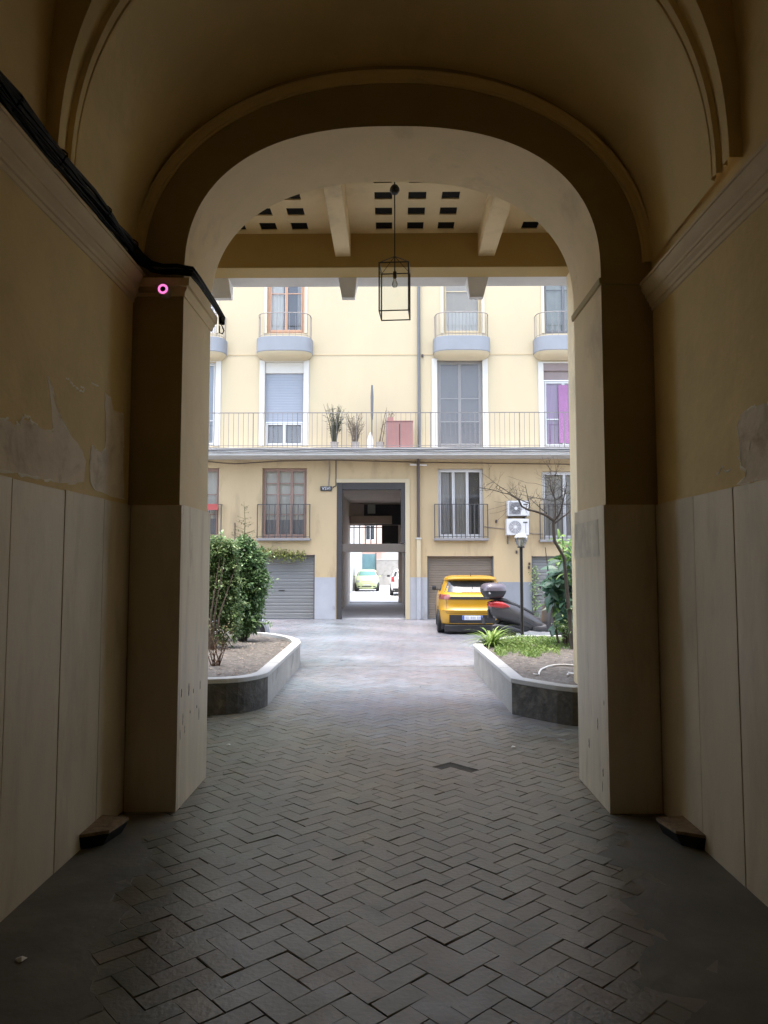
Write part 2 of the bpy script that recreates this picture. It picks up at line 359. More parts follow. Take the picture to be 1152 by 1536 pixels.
# cornice along both walls
cp = [(0, 3.60), (0.012, 3.605), (0.014, 3.655), (0.03, 3.66), (0.032, 3.70), (0.055, 3.735), (0.056, 3.765), (0.068, 3.768), (0.069, 3.80), (0.092, 3.835), (0.105, 3.88), (0.106, 3.93), (0.118, 3.932), (0.118, 3.965), (0.02, 3.985), (0.0, 4.05)]
def cz_(z, sx): return (3.715 if sx < 0 else 3.635) + (z - 3.60) * 0.58
for sx in (-1, 1):
    mb = MB(); rings = [[(sx * (XW - o * .8), y, cz_(z, sx) + 0.004 * math.sin(y * 3.1 + sx)) for (o, z) in cp] for y in [-5 + i * 0.26 for i in range(41)] if y < YN]
    rings.append([(sx * (XW - o * .8), YN, cz_(z, sx)) for (o, z) in cp])
    mb.loft(rings, closed=False, cap=False); mb.build('cornice', m_cornice, pb, smooth=True, angle=28)
# vault bay between the rib and the arch wall: drops and curves in towards the arch wall
Y_R0, Y_R1 = 3.96, 4.20
mb = MB(); rings = []
for i in range(15):
    t = i / 14; y = Y_R1 + (YN - Y_R1) * t
    k = 1 - math.sqrt(max(0.0, 1 - t * t * 0.97))          # rounds down to the arch wall
    top = 5.86 - 0.36 * k; a = 1.90 + 0.035 * t; n = 2.2 - 0.05 * t
    rings.append([(x, y, z) for x, z in arch_pts(a, top - 4.0, n, 4.0)])
mb.loft(rings, closed=False, cap=False); mb.build('vault', m_vault, pb, smooth=True, angle=60)
# moulding where the vault meets the arch wall
mb = MB(); rings = []
for (dr, dy) in [(0.0, -0.05), (0.010, -0.052), (0.018, -0.036), (0.06, -0.026), (0.066, -0.012), (0.078, -0.012), (0.078, 0.0)]:
    rings.append([(x, YN + dy, z) for x, z in arch_pts(1.945 - dr, 1.50 - dr, 2.12, 4.0)])
mb.loft(rings, closed=False, cap=False); mb.build('arch_moulding', m_vault, pb, smooth=True, angle=30)
# transverse rib with two sunk flutes
mb = MB(); rings = []
for (y, r) in [(4.215, -0.03), (4.20, 0.0), (4.185, 0.0), (4.183, -0.02), (4.172, -0.02), (4.17, 0.0), (4.125, 0.0), (4.12, -0.03), (4.045, -0.03), (4.04, 0.0), (Y_R0, 0.0)]:
    tt = (y - Y_R0) / 0.24
    rings.append([(x, y, z) for x, z in arch_pts(1.895 - r, 2.06 - .18 * tt - r, 2.2, 4.0)])
# the rib projects 35 mm from the bay beyond
rings2 = [[(x * 0.985, y, 4.0 + (z - 4.0) * 0.985) for (x, y, z) in r] for r in rings]
mb.loft(rings2, closed=False, cap=False)
# camera-side cheek of the rib up to the higher near vault
near = arch_pts(XW, 2.6, 2.9, 4.0); mb.loft([rings2[-1], [(x, Y_R0, z) for x, z in near]], closed=False, cap=False)
mb.build('transverse_rib', m_vault, pb, smooth=True, angle=25)
mb = MB(); mb.loft([[(x, y, z) for x, z in near] for y in (Y_R0, 2.0, 0.0, -2.0, -5.0)], closed=False, cap=False)
mb.build('vault', m_wall, pb, smooth=True, angle=60)
# peeled plaster, traced on the wall planes
def ribbon(mb, X, path, r):
    s_ = -math.copysign(1, X); vs = []; fs = []; n = len(path)
    for i, p in enumerate(path):
        a, b = path[max(0, i - 1)], path[min(n - 1, i + 1)]; ty, tz = b[1] - a[1], b[2] - a[2]; l = math.hypot(ty, tz) or 1; ny, nz = -tz / l * r[i], ty / l * r[i]
        vs += [(X + s_ * .0024, p[1] - ny, p[2] - nz), (X + s_ * .0042, p[1], p[2]), (X + s_ * .0024, p[1] + ny, p[2] + nz)]
        if i: k = 3 * i; fs += [(k - 3, k, k + 1, k - 2), (k - 2, k + 1, k + 2, k - 1)]
    mb.add(vs, fs)
def wall_patch(pts, X, name, mat, t=0.0010):
    w = [Wl(px, py, X) for px, py in pts]; s_ = -math.copysign(1, X)
    # roughen the outline
    out = []
    for i, p in enumerate(w):
        q = w[(i + 1) % len(w)]; n = max(1, int((q - p).length / 0.04))
        for k in range(n):
            c = p.lerp(q, k / n); j = 0.006 if k else 0.002
            out.append((X, c.y + rnd.uniform(-j, j), c.z + rnd.uniform(-j, j)))
    mb = MB(); n = len(out)
    mb.add([(X + s_ * t, y, z) for _, y, z in out], [tuple(range(n))])
    mb.add([(X + s_ * t, y, z) for _, y, z in out] + [(X - s_ * 0.002, y, z) for _, y, z in out], [(i, (i + 1) % n, (i + 1) % n + n, i + n) for i in range(n)])
    k = 0; m2 = MB(); m3 = MB()
    while k < n - 3:
        ln_ = rnd.randint(3, 9); seg = out[k:k + ln_]
        if len(seg) > 2 and rnd.random() < .62: m2 = MB(); ribbon(m2, X, seg, [rnd.uniform(.002, .011) for _ in seg]); m2.build('paint_flake', m_flake, pb)
        k += ln_
    ys_ = [p[1] for p in out]; zs_ = [p[2] for p in out]
    return mb.build(name, mat, pb)
LX = -XW + 0.0
wall_patch([(-60, 600), (0, 628), (15, 632), (22, 638), (36, 630), (55, 638), (68, 645), (80, 648), (76, 600), (70, 565), (76, 575), (84, 610), (98, 642), (112, 660), (124, 676), (129, 692), (127, 706), (126, 722), (108, 727), (60, 718), (0, 706), (-60, 693)], -XW, 'bare_plaster_patch', m_patch)
wall_patch([(157, 588), (166, 596), (170, 615), (184, 622), (186, 748), (165, 744), (143, 736), (136, 722), (134, 700), (137, 668), (140, 668), (142, 674), (152, 679), (158, 672), (158, 640)], -XW, 'bare_plaster_patch', m_patch, 0.0012)
wall_patch([(1112, 620), (1122, 612), (1152, 605), (1210, 590), (1210, 700), (1152, 718), (1125, 724), (1106, 727), (1119, 715), (1120, 706), (1112, 700), (1110, 660), (1106, 640)], XW, 'bare_plaster_patch', m_patch)
def flake(pts, X, r=0.006):
    mb = MB(); s_ = -math.copysign(1, X)
    path = []
    for i in range(len(pts) - 1):
        a = Wl(*pts[i], X); b = Wl(*pts[i + 1], X)
        for k in range(4): path.append(a.lerp(b, k / 4) + Vector((s_ * 0.006, rnd.uniform(-.004, .004), rnd.uniform(-.004, .004))))
    path.append(Wl(*pts[-1], X) + Vector((s_ * 0.006, 0, 0)))
    ribbon(mb, X, path, [r * rnd.uniform(0.5, 1.5) for _ in path])
    mb.build('paint_flake', m_flake, pb)
for pts, X, r in [([(70, 562), (78, 582), (84, 605), (92, 628), (104, 650)], -XW, .004), ([(98, 567), (104, 570), (106, 575), (113, 581), (118, 586), (124, 588), (126, 582), (120, 580)], -XW, .006), ([(136, 574), (147, 579)], -XW, .005),
                  ([(24, 634), (30, 637), (33, 627), (38, 624), (45, 627), (45, 632), (56, 638)], -XW, .008), ([(7, 629), (12, 626)], -XW, .006), ([(68, 646), (76, 646), (80, 644)], -XW, .007),
                  ([(1122, 616), (1128, 610), (1137, 610)], XW, .006), ([(1076, 712), (1084, 700), (1088, 708), (1098, 703)], XW, .006), ([(1107, 684), (1112, 692), (1112, 704)], XW, .007), ([(1127, 662), (1125, 675)], XW, .004)]:
    flake(pts, X, r)
# remains of a notice pasted on the right reveal
mb = MB(); X = XA - 0.022
q = [Wl(862, 787, X), Wl(897, 779, X), Wl(899, 834, X), Wl(862, 838, X)]
mb.add([(X - 0.002, p.y, p.z) for p in q] + [(X + 0.001, p.y, p.z) for p in q], [(0, 1, 2, 3), (0, 4, 5, 1), (1, 5, 6, 2), (2, 6, 7, 3), (3, 7, 4, 0)])
tag(mb.build('paper_remnant', M('old_paper_scraps', (0.66, 0.62, 0.52), 0.8, 0.25, 6, stretch=(1, 1, 0.6)), None, origin=q[3]), 'torn remnant of a pale notice pasted on the right arch pier', 'notice')

# scuffs on the pier linings
m_scuff = M('dark_scuff', (0.10, 0.085, 0.06), 0.8, 0.3, 20)
for X, pts in ((-XA + .0225, ((272, 1046), (283, 1044), (274, 1088), (290, 1040), (295, 1062), (300, 1034), (285, 1070), (277, 1100), (270, 1110), (298, 1080))), (XA - .0225, ((905, 1165), (904, 1188), (906, 1058), (884, 1122), (897, 1095)))):
    for (px, py) in pts:
        a = Wl(px, py, X); mb = MB(); h = rnd.uniform(.02, .10); w = rnd.uniform(.0015, .004); q = [a + Vector((0, rnd.uniform(-.003, .003), h * k / 4)) for k in range(5)]
        mb.tube(q, [w * .4, w, w * rnd.uniform(.5, 1.2), w, w * .3], n=4); mb.build('scuff_mark', m_scuff, pb)
# porch between the arch and the courtyard
XPR, XPL = P(858.5, 900, YH1).x, -2.36
for nm, x0, x1 in (('porch_wall', -2.6, XPL), ('porch_wall', XPR, XPR + 0.5)):
    mb = MB(); mb.box(x0, x1, YF, YH1 - 0.01, 0, ZC + 0.3); mb.build(nm, m_reveal, pb)
holes = []
rows = [(288, 299), (311.5, 322.5), (333.5, 344.5)]
def ceil_pt(px, py): 
    x, y, z = ray(px, py); t = (ZC - H) / z; return x * t, y * t
yrows = []
for a, b in rows: yrows.append((ceil_pt(600, a)[1], ceil_pt(600, b)[1]))
dy = yrows[1][0] - yrows[0][0]
yrows.insert(0, (yrows[0][0] - dy, yrows[0][1] - dy)); yrows.insert(0, (yrows[0][0] - dy, yrows[0][1] - dy))
xc = [ceil_pt(576, 339)[0], ceil_pt(623, 339)[0], ceil_pt(669, 339)[0]]
dx = xc[1] - xc[0]; wblk = 0.195
cols = xc + [ceil_pt(402, 339)[0], ceil_pt(449, 339)[0], ceil_pt(402, 339)[0] - dx] + [ceil_pt(795, 339)[0], ceil_pt(795, 339)[0] + dx]
m_block = M('dark_glass_block', (0.010, 0.009, 0.008), 0.7, 0.1, 5, spec=0.1)
mb = MB()
xs = sorted([XPL, XPR] + [c - wblk / 2 for c in cols] + [c + wblk / 2 for c in cols]); ys = sorted([YF, YH0] + [v for r in yrows for v in r])
for i in range(len(xs) - 1):
    for j in range(len(ys) - 1):
        cx = (xs[i] + xs[i + 1]) / 2; cy = (ys[j] + ys[j + 1]) / 2
        if any(abs(cx - c) < wblk / 2 for c in cols) and any(a < cy < b for a, b in yrows): continue
        mb.add([(xs[i], ys[j], ZC), (xs[i + 1], ys[j], ZC), (xs[i + 1], ys[j + 1], ZC), (xs[i], ys[j + 1], ZC)], [(0, 1, 2, 3)])
for c in cols:
    for a, b in yrows:
        x0, x1 = c - wblk / 2, c + wblk / 2
        for (p, q) in (((x0, a), (x1, a)), ((x1, a), (x1, b)), ((x1, b), (x0, b)), ((x0, b), (x0, a))):
            mb.add([(*p, ZC), (*q, ZC), (*q, ZC + 0.06), (*p, ZC + 0.06)], [(0, 1, 2, 3)])
        g = MB(); g.box(x0 + 0.002, x1 - 0.002, a + 0.002, b - 0.002, ZC + 0.012, ZC + 0.1, bev=0.004); g.build('glass_block', m_block, pb)
mb.box(XPL, XPR, YF, YH0, ZC + 0.12, ZC + 0.3)
mb.build('porch_ceiling', m_reveal, pb)
ZB = P(505, 385, YH0).z
for xa, xb in ((503, 526), (717, 742)):
    a, b = P(xa, 385, YH0).x, P(xb, 385, YH0).x
    mb = MB(); mb.box(a, b, YF, YH0 + 0.01, ZB, ZC + 0.01, bev=0.01); mb.build('ceiling_beam', m_reveal, pb)
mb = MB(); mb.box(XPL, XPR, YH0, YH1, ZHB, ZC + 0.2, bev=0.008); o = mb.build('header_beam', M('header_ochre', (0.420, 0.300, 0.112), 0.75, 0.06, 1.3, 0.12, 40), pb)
# pale projecting string course with corbels on the courtyard face
m_grey_trim = M('grey_white_trim', (0.713, 0.702, 0.680), 0.8, 0.06, 3, 0.1, 30)
YS = 9.34
mb = MB(); mb.box(-13, 13, YH1 + 0.002, YS, ZHB + 0.006, ZHB + 0.16, bev=0.01); mb.build('string_course', m_grey_trim, pb)
for xa, xb, tap in ((324, 351, 0), (510, 537, 4), (697, 728, 5), (884, 912, 4), (140, 168, 4)):
    a, b = P(xa, 420, YS).x, P(xb, 420, YS).x; k = tap / 110.0
    zt = ZHB + 0.008; zb_ = P(600, 446, YH1 + 0.17).z
    mb = MB(); mb.loft([[(a, YH1 + 0.004, zt), (b, YH1 + 0.004, zt), (b, YS - 0.05, zt), (a, YS - 0.05, zt)], [(a + k, YH1 + 0.17, zb_), (b - k, YH1 + 0.17, zb_), (b - k, YS - 0.06, zb_), (a + k, YS - 0.06, zb_)]])
    mb.build('corbel', m_grey_trim, pb)
# courtyard-side walls and the storeys above
for x0, x1, z0, z1 in ((-13, XPL - 0.001, 0, 7.6), (XPR + 0.001, 13, 0, 7.6), (XPL - 0.001, XPR + 0.001, ZC + 0.21, 7.6)):
    mb = MB(); mb.box(x0, x1, YH0 - 0.0 if z0 == 0 else YH0, YH1 + 0.001, z0, z1); mb.build('courtyard_wall', m_fac_up, pb)
mb = MB(); mb.box(-13, 13, -5.4, YH0 - 0.01, 7.3, 7.6); mb.build('roof', m_ground, pb)
mb = MB(); mb.box(-2.5, 2.5, YF + 0.01, YH0, 6.3, 6.5); mb.build('upper_floor', m_ground, pb)

# ================================================================ 2. GROUND
mb = MB(); mb.add([(-400, -400, -0.016), (400, -400, -0.016), (400, 800, -0.016), (-400, 800, -0.016)], [(0, 1, 2, 3)])
structure(mb.build('ground', m_street))
mb = MB(); mb.box(-13, 13, -5.5, 24.3, -0.012, -0.0075); structure(mb.build('passage_ground', m_joint))
mb = MB(); mb.box(-13, 13, 9.4, 24.33, -0.0070, -0.004); structure(mb.build('courtyard_ground', m_ground))
# herringbone paving, every stone a slightly tilted block
BW = 0.113; ANG = R(43)
mb = MB(); ca, sa = math.cos(ANG), math.sin(ANG)
def in_area(x, y):
    if y < 1.2 or y > 24.15: return False
    if y < YH1: return abs(x) < 2.15
    return -6.2 < x < 6.2
def brick(u0, v0, u1, v1):
    g = rnd.choice((0.0002, 0.0006, 0.001, 0.0022)); cu, cv = (u0 + u1) / 2 * BW, (v0 + v1) / 2 * BW
    cx, cy = cu * ca - cv * sa, cu * sa + cv * ca + 12.6
    if not in_area(cx, cy): return
    if (Vector((cx, cy)) - Vector((G(684, 1150).x, G(684, 1150).y))).length < 0.10: return
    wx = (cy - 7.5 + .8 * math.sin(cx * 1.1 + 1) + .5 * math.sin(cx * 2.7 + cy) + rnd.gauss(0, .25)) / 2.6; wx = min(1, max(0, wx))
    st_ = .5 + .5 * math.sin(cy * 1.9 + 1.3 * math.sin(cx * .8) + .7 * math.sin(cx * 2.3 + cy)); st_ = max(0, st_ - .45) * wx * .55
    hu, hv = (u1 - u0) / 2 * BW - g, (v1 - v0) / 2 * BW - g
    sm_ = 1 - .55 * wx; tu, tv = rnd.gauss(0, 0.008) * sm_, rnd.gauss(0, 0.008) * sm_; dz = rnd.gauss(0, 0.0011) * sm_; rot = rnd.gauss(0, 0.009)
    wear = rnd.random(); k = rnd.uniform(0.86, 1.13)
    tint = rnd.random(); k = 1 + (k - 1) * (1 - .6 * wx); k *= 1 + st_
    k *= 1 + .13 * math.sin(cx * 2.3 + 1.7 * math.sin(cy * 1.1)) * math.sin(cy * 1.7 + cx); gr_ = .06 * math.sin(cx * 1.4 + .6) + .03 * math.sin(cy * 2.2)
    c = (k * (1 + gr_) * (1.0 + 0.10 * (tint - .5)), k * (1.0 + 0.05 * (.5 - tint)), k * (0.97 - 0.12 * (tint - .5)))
    c = (c[0] * (1 - .03 * wx), c[1] * (1 + .13 * wx), c[2] * (1 + .76 * wx))  # stones turn bluer and lighter outdoors: courtyard skylight painted into the tint
    cr, sr = math.cos(rot), math.sin(rot); vs = []
    b = 0.0022
    for (e, zz) in ((0, -0.012), (0, -0.004), (b, 0.0)):
        for (su, sv) in ((-1, -1), (1, -1), (1, 1), (-1, 1)):
            du, dv = su * (hu - e), sv * (hv - e)
            du += rnd.uniform(-0.0035, 0.0035) * (1 - .6 * wx); dv += rnd.uniform(-0.0035, 0.0035) * (1 - .6 * wx)
            du, dv = du * cr - dv * sr, du * sr + dv * cr
            z = zz + dz + du * tu + dv * tv
            x, y = cx + du * ca - dv * sa, cy + du * sa + dv * ca
            vs.append((x, y, z))
    fs = [(8, 9, 10, 11)]
    for L_ in (0, 4):
        for i in range(4): fs.append((L_ + i, L_ + (i + 1) % 4, L_ + 4 + (i + 1) % 4, L_ + 4 + i))
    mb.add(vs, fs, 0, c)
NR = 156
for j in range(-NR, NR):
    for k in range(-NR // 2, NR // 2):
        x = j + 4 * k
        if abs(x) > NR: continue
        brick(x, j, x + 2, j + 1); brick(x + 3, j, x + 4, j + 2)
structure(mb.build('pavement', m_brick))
# worn areas along the walls smoothed over with cement
def strip(side, pts, name='cement_paving'):
    mb = MB(); out = []
    for i in range(len(pts) - 1):
        a, b = Vector(pts[i]), Vector(pts[i + 1]); n = max(2, int((b - a).length / 0.035))
        for k in range(n):
            c = a.lerp(b, k / n); out.append((c.x + .05 * math.sin(c.y * 9 + side) + .03 * math.sin(c.y * 23) + rnd.gauss(0, 0.012), c.y + rnd.gauss(0, 0.008)))
    # feathered: level with the stones at the ragged edge, a few millimetres up at the wall
    vs = []; fs = []
    for i, (x, y) in enumerate(out):
        for k, z in enumerate((-0.006, 0.0004, 0.0022, 0.0045, 0.007)):
            u = (0, .02, .25, .55, 1)[k]; xx = x + (side * 1.93 - x) * u; vs.append((xx, y if k < 2 else y, z))
        if i:
            for k in range(4): a = (i - 1) * 5 + k; fs.append((a, a + 1, a + 6, a + 5))
    mb.add(vs, fs)
    return structure(mb.build(name, m_cement))
strip(-1, [(-0.95, 1.3), (-1.12, 2.4), (-1.22, 3.1), (-1.30, 3.55), (-1.42, 4.0), (-1.38, 4.4), (-1.52, 4.75), (-1.45, 5.1), (-1.60, 5.37)])
strip(1, [(0.85, 1.3), (1.0, 2.4), (1.12, 2.9), (1.05, 3.4), (1.22, 3.8), (1.30, 4.3), (1.28, 4.7), (1.48, 5.0), (1.57, 5.37)])
def litter(px, py, s_, label, name='paper_scrap'):
    p = G(px, py, 0.006); mb = MB(); n = 7
    pts = [(p.x + s_ * math.cos(6.28 * i / n) * rnd.uniform(.6, 1.2), p.y + s_ * math.sin(6.28 * i / n) * rnd.uniform(.5, 1.1), 0.006 + rnd.uniform(0, 0.014)) for i in range(n)]
    mb.add(pts + [(p.x, p.y, 0.022)], [(i, (i + 1) % n, n) for i in range(n)])
    mb.add([(x, y, z - 0.0015) for x, y, z in pts] + [(p.x, p.y, 0.0205)], [((i + 1) % n, i, n) for i in range(n)])
    tag(mb.build(name, M('white_paper', (0.75, 0.74, 0.70), 0.7, 0.05, 9), None, origin=p), label, 'litter')
mb = MB(); a, b = G(455, 999), G(700, 1001); mb.box(a.x, b.x, a.y - .012, a.y + .012, -.004, .0015); structure(mb.build('expansion_joint', m_joint))
litter(32, 1441, 0.028, 'crumpled white paper scrap on the dark cement at the lower left')
litter(770, 1121, 0.028, 'small white scrap on the paving before the right planter')
litter(342, 1118, 0.024, 'small white scrap on the paving beside the left arch pier')

# low stone kerb guards at the feet of the walls
m_guard = M('black_iron_guard', (0.012, 0.011, 0.01), 0.6, 0.2, 8)
m_guardtop = M('worn_stone_top', (0.26, 0.18, 0.10), 0.7, 0.4, 14, 0.3, 30)
for sx, lab, dyy in ((-1, 'low dark corner guard with worn brown top at the foot of the left wall', 0.0), (1, 'low dark corner guard with a pale rim at the foot of the right wall', 0.03)):
    y0, y1, w, h = 4.66 + dyy, 4.96 + dyy, 0.19, 0.085
    g = thing('corner_guard', lab, 'corner guard', (sx * 1.90, y0, 0))
    poly = [(sx * 1.915, y0 - 0.02), (sx * (1.915 - w * 0.8), y0 + 0.06), (sx * (1.915 - w), y1), (sx * 1.915, y1 + 0.04)]
    low = [(sx * 1.915, y0 + 0.01), (sx * (1.915 - w * 0.55), y0 + 0.09), (sx * (1.915 - w * 0.75), y1), (sx * 1.915, y1)]
    if sx < 0: poly = poly[::-1]; low = low[::-1]
    mb = MB(); mb.loft([[(x, y, 0.0) for x, y in low], [(x, y, h) for x, y in poly]]); mb.build('guard_body', m_guard, g)
    mb = MB(); mb.prism(poly, h + 0.0005, h + 0.02); mb.build('guard_top', m_guardtop, g)

# ---------------------------------------------------------------- cables, camera, lantern
cb = thing('cable_bundle', 'thick bundle of black cables running along the left cornice and over the pier capital', 'cables', (-1.86, YN, 3.97))
for i in range(14):
    off = (rnd.uniform(-0.03, 0.035), rnd.uniform(-0.02, 0.085)); r = rnd.choice([0.006, 0.008, 0.011, 0.014])
    path = []; ph = rnd.uniform(0, 6)
    for k in range(34):
        y = -4.5 + k * (YN - 0.14 + 4.5) / 33
        sag = 0.016 * math.sin(y * 2.6 + ph) + 0.010 * math.sin(y * 6.1 + ph * 2)
        path.append((-1.865 + off[0] + 0.4 * sag, y, 3.955 + off[1] * (0.85 + 0.25 * math.sin(y * 2.2)) + sag + r))
    zz = 3.905 + off[1] * 1.0
    path += [(-1.80 + off[0], YN - 0.05 - 0.3 * abs(off[0]), zz + 0.02), (-1.70, YN - 0.05 - 0.3 * abs(off[0]), zz), (-1.60, YN - 0.055 - 0.3 * abs(off[0]), zz)]
    ex = rnd.uniform(0.0, 0.035)
    path += [(-1.525 + ex, YN - 0.02, zz - 0.002), (-1.51 + ex, YN + 0.15, 3.90 + off[1] * .8), (-1.505 + ex, YN + 0.35, 3.895 + off[1] * .7), (-1.50 + ex, YN + 0.6, 3.895 + off[1] * .5), (-1.50 + ex, YN + 0.85 + 0.02 * i / 5, 3.89 + off[1] * .3), (-1.50 + ex, YN + 0.88, 3.85 - 0.004 * (i % 4))]
    mb = MB(); mb.tube(path, r, n=6); mb.build('cable', m_black if i % 7 else m_greycable, cb, smooth=True, angle=60)
for y in (1.8, 2.7, 3.45, 3.95, 4.6, 5.1):
    mb = MB(); mb.tube([(-1.865 + 0.058 * math.cos(a * .524), y + 0.02 * math.sin(a), 4.02 + 0.055 * math.sin(a * .524)) for a in range(13)], 0.005, n=5); mb.build('cable_tie', m_black, cb)
mb = MB(); mb.tube([(-1.49, YF + 0.07, 3.86), (-1.475, YF + 0.07, 3.82), (-1.46, YF + 0.07, 3.785), (-1.475, YF + 0.08, 3.76), (-1.50, YF + 0.08, 3.77), (-1.50, YF + 0.08, 3.83)], 0.006, n=6); mb.build('cable_loop', m_black, cb, smooth=True)

p = P(249, 439, YN); cc = thing('security_camera', 'round wall camera with a glowing pink ring on the left pier', 'camera', (p.x, YN, p.z))
mb = MB(); mb.lathe([(0.0, -0.075), (0.036, -0.075), (0.045, -0.068), (0.047, -0.03), (0.05, -0.001), (0, -0.001)], (p.x, YN, p.z), 28, 'y'); mb.build('camera_body', M('camera_white', (0.5, 0.48, 0.46), 0.4, 0.02), cc, smooth=True)
mb = MB(); mb.lathe([(0.021, -0.0765), (0.022, -0.080), (0.036, -0.080), (0.037, -0.0765)], (p.x, YN, p.z), 28, 'y'); mb.build('light_ring', M('pink_ring_light', (1.0, 0.22, 0.62), 0.4, 0.0, emit=0.22), cc, smooth=True)
mb = MB(); mb.lathe([(0.0, -0.081), (0.012, -0.080), (0.020, -0.077)], (p.x, YN, p.z), 20, 'y'); mb.build('lens', m_black, cc, smooth=True)
p = P(222, 428, YN); jb = thing('junction_box', 'small square ochre junction box under the capital beside the glowing camera', 'junction box', (p.x, YN, p.z))
mb = MB(); mb.box(p.x - 0.062, p.x + 0.062, YN - 0.035, YN - 0.001, p.z - 0.062, p.z + 0.062, bev=0.006); mb.build('box_body', m_endwall, jb)
mb = MB(); mb.box(p.x - 0.052, p.x + 0.052, YN - 0.039, YN - 0.0355, p.z - 0.052, p.z + 0.052, bev=0.0015); mb.build('lid', m_endwall, jb)

# lantern
XL, YL = 0.055, 7.25
top = P(592, 283, YL); lx = top.x
ln = thing('hanging_lantern', 'square black-framed glass lantern hanging on a rod from the porch ceiling', 'lantern', (lx, YL, ZC))
zc0 = P(592, 402, YL).z; zb0 = P(592, 473, YL).z; zf = P(592, 386, YL).z
mb = MB(); mb.lathe([(0, 0.0), (0.055, -0.0), (0.055, -0.03), (0.035, -0.055), (0.0, -0.06)], (lx, YL, ZC), 20); mb.build('ceiling_rose', m_blackpl, ln, smooth=True)
mb = MB(); mb.lathe([(0, 0.05), (0.03, 0.045), (0.048, 0.015), (0.05, -0.01), (0.03, -0.04), (0.0, -0.05)], (lx, YL, P(592, 285, YL).z), 16); mb.build('rod_cover', m_blackpl, ln, smooth=True)
mb = MB(); mb.tube([(lx, YL, ZC - 0.05), (lx, YL, zc0 - 0.04)], 0.006, n=8); mb.build('rod', m_metal_dk, ln)
LR = Matrix.Translation((lx, YL, 0)) @ Matrix.Rotation(R(-4), 4, 'Z')
hw = 0.145
cs = [LR @ Vector((a * hw, b * hw, 0)) for a, b in ((-1, -1), (1, -1), (1, 1), (-1, 1))]
mb = MB()
for i in range(4):
    a, b = cs[i], cs[(i + 1) % 4]
    for z in (zb0, zc0): mb.tube([(a.x, a.y, z), (b.x, b.y, z)], 0.0065, n=4)
    mb.tube([(a.x, a.y, zb0 - 0.004), (a.x, a.y, zc0 + 0.004)], 0.0065, n=4)
mb.build('lantern_frame', m_metal_dk, ln)
mb = MB()
for c in cs: mb.tube([(c.x, c.y, zc0), (lx, YL, zf + 0.01)], 0.004, n=4)
mb.build('suspension_bar', m_metal_dk, ln)
for i in range(4):
    a, b = cs[i], cs[(i + 1) % 4]
    mb = MB(); mb.add([(a.x, a.y, zb0), (b.x, b.y, zb0), (b.x, b.y, zc0), (a.x, a.y, zc0)], [(0, 1, 2, 3)]); mb.build('pane', m_clear, ln)
mb = MB(); mb.lathe([(0, 0), (0.018, 0), (0.02, -0.05), (0.014, -0.07), (0, -0.07)], (lx, YL, zc0 - 0.04), 14); mb.build('lamp_holder', m_metal_dk, ln, smooth=True)
mb = MB(); mb.lathe([(0.012, -0.07), (0.016, -0.09), (0.028, -0.12), (0.030, -0.135), (0.022, -0.155), (0, -0.163)], (lx, YL, zc0 - 0.04), 16); mb.build('bulb', m_glass_lamp, ln, smooth=True)
# wire on the ceiling leading to the lantern
a = ceil_pt(521, 273); mb = MB(); mb.tube([(a[0], a[1], ZC - 0.008), (lx, YL, ZC - 0.008)], 0.007, n=6)
mb.build('ceiling_wire', m_metal_dk, ln)

# ================================================================ 3. THE BUILDING ACROSS THE COURTYARD
YB = 24.2
fb = thing('courtyard_building', 'cream-yellow apartment building across the courtyard with balconies, garages and a through passage', 'building', (0, YB, 0))
def fx(px, py=848, Y=YB): return P(px, py, Y).x
def fz(py, px=588, Y=YB): return P(px, py, Y).z
def rect(x0, x1, yt, yb, Y=YB):
    cy = (yt + yb) / 2; return [fx(x0, cy, Y), fx(x1, cy, Y), fz(yb, (x0 + x1) / 2, Y), fz(yt, (x0 + x1) / 2, Y)]
low_w = [rect(261, 328, 702, 807), rect(393, 460, 702, 807), rect(657, 725, 703, 807), rect(814, 882, 707, 809)]
gar = [rect(371, 472, 832, 929), rect(641, 741, 834, 929), rect(798, 898, 834, 929), rect(205, 306, 834, 929)]
mid_w = [rect(265, 323, 543, 669), rect(397, 455, 543, 669), rect(656, 724, 540, 671), rect(816, 877, 545, 671)]
up_w = [rect(268, 324, 388, 500), rect(401, 457, 388, 500), rect(665, 722, 388, 500), rect(816, 876, 388, 500)]
psg = rect(505, 608, 724, 929)
for g in gar + [psg]: g[2] = -0.03
extra = [[-9.6, -8.2, 2.65, 4.95], [8.3, 9.7, 2.65, 4.95], [-9.5, -8.3, 5.65, 8.3], [8.4, 9.6, 5.65, 8.3], [-9.5, -8.3, 9.4, 11.7], [8.4, 9.6, 9.4, 11.7]]
ZSL = fz(671, 588, YB - 0.95)         # top of the long balcony slab
mb = MB(); wall_holes(mb, -13, 13, -0.03, 14.0, low_w + gar + mid_w + up_w + [psg] + extra, YB, 0.28, mi=0, split=ZSL - 0.05, mi_up=1)
mb.box(-13, 13, YB + 0.3, YB + 0.5, 14.0, 14.2)
mb.build('wall', [m_fac_lo, m_fac_up], fb)
mb = MB(); mb.box(-13, 13, YB - 0.25, 36, 14.21, 14.4, bev=0.02); mb.build('roof', m_grey_trim, fb)
# side pieces closing the volume
for x in (-13.0, 13.0):
    mb = MB(); mb.box(x - 0.15, x + 0.15, YB + 0.01, 35.9, 0, 14.2); mb.build('wall', m_fac_up, fb)

def part(mb, name, mat, parent=fb, **k): return mb.build(name, mat, parent, **k)
def bx(name, mat, x0, x1, y0, y1, z0, z1, parent=fb, bev=0.0):
    mb = MB(); mb.box(x0, x1, y0, y1, z0, z1, bev=bev); return mb.build(name, mat, parent)
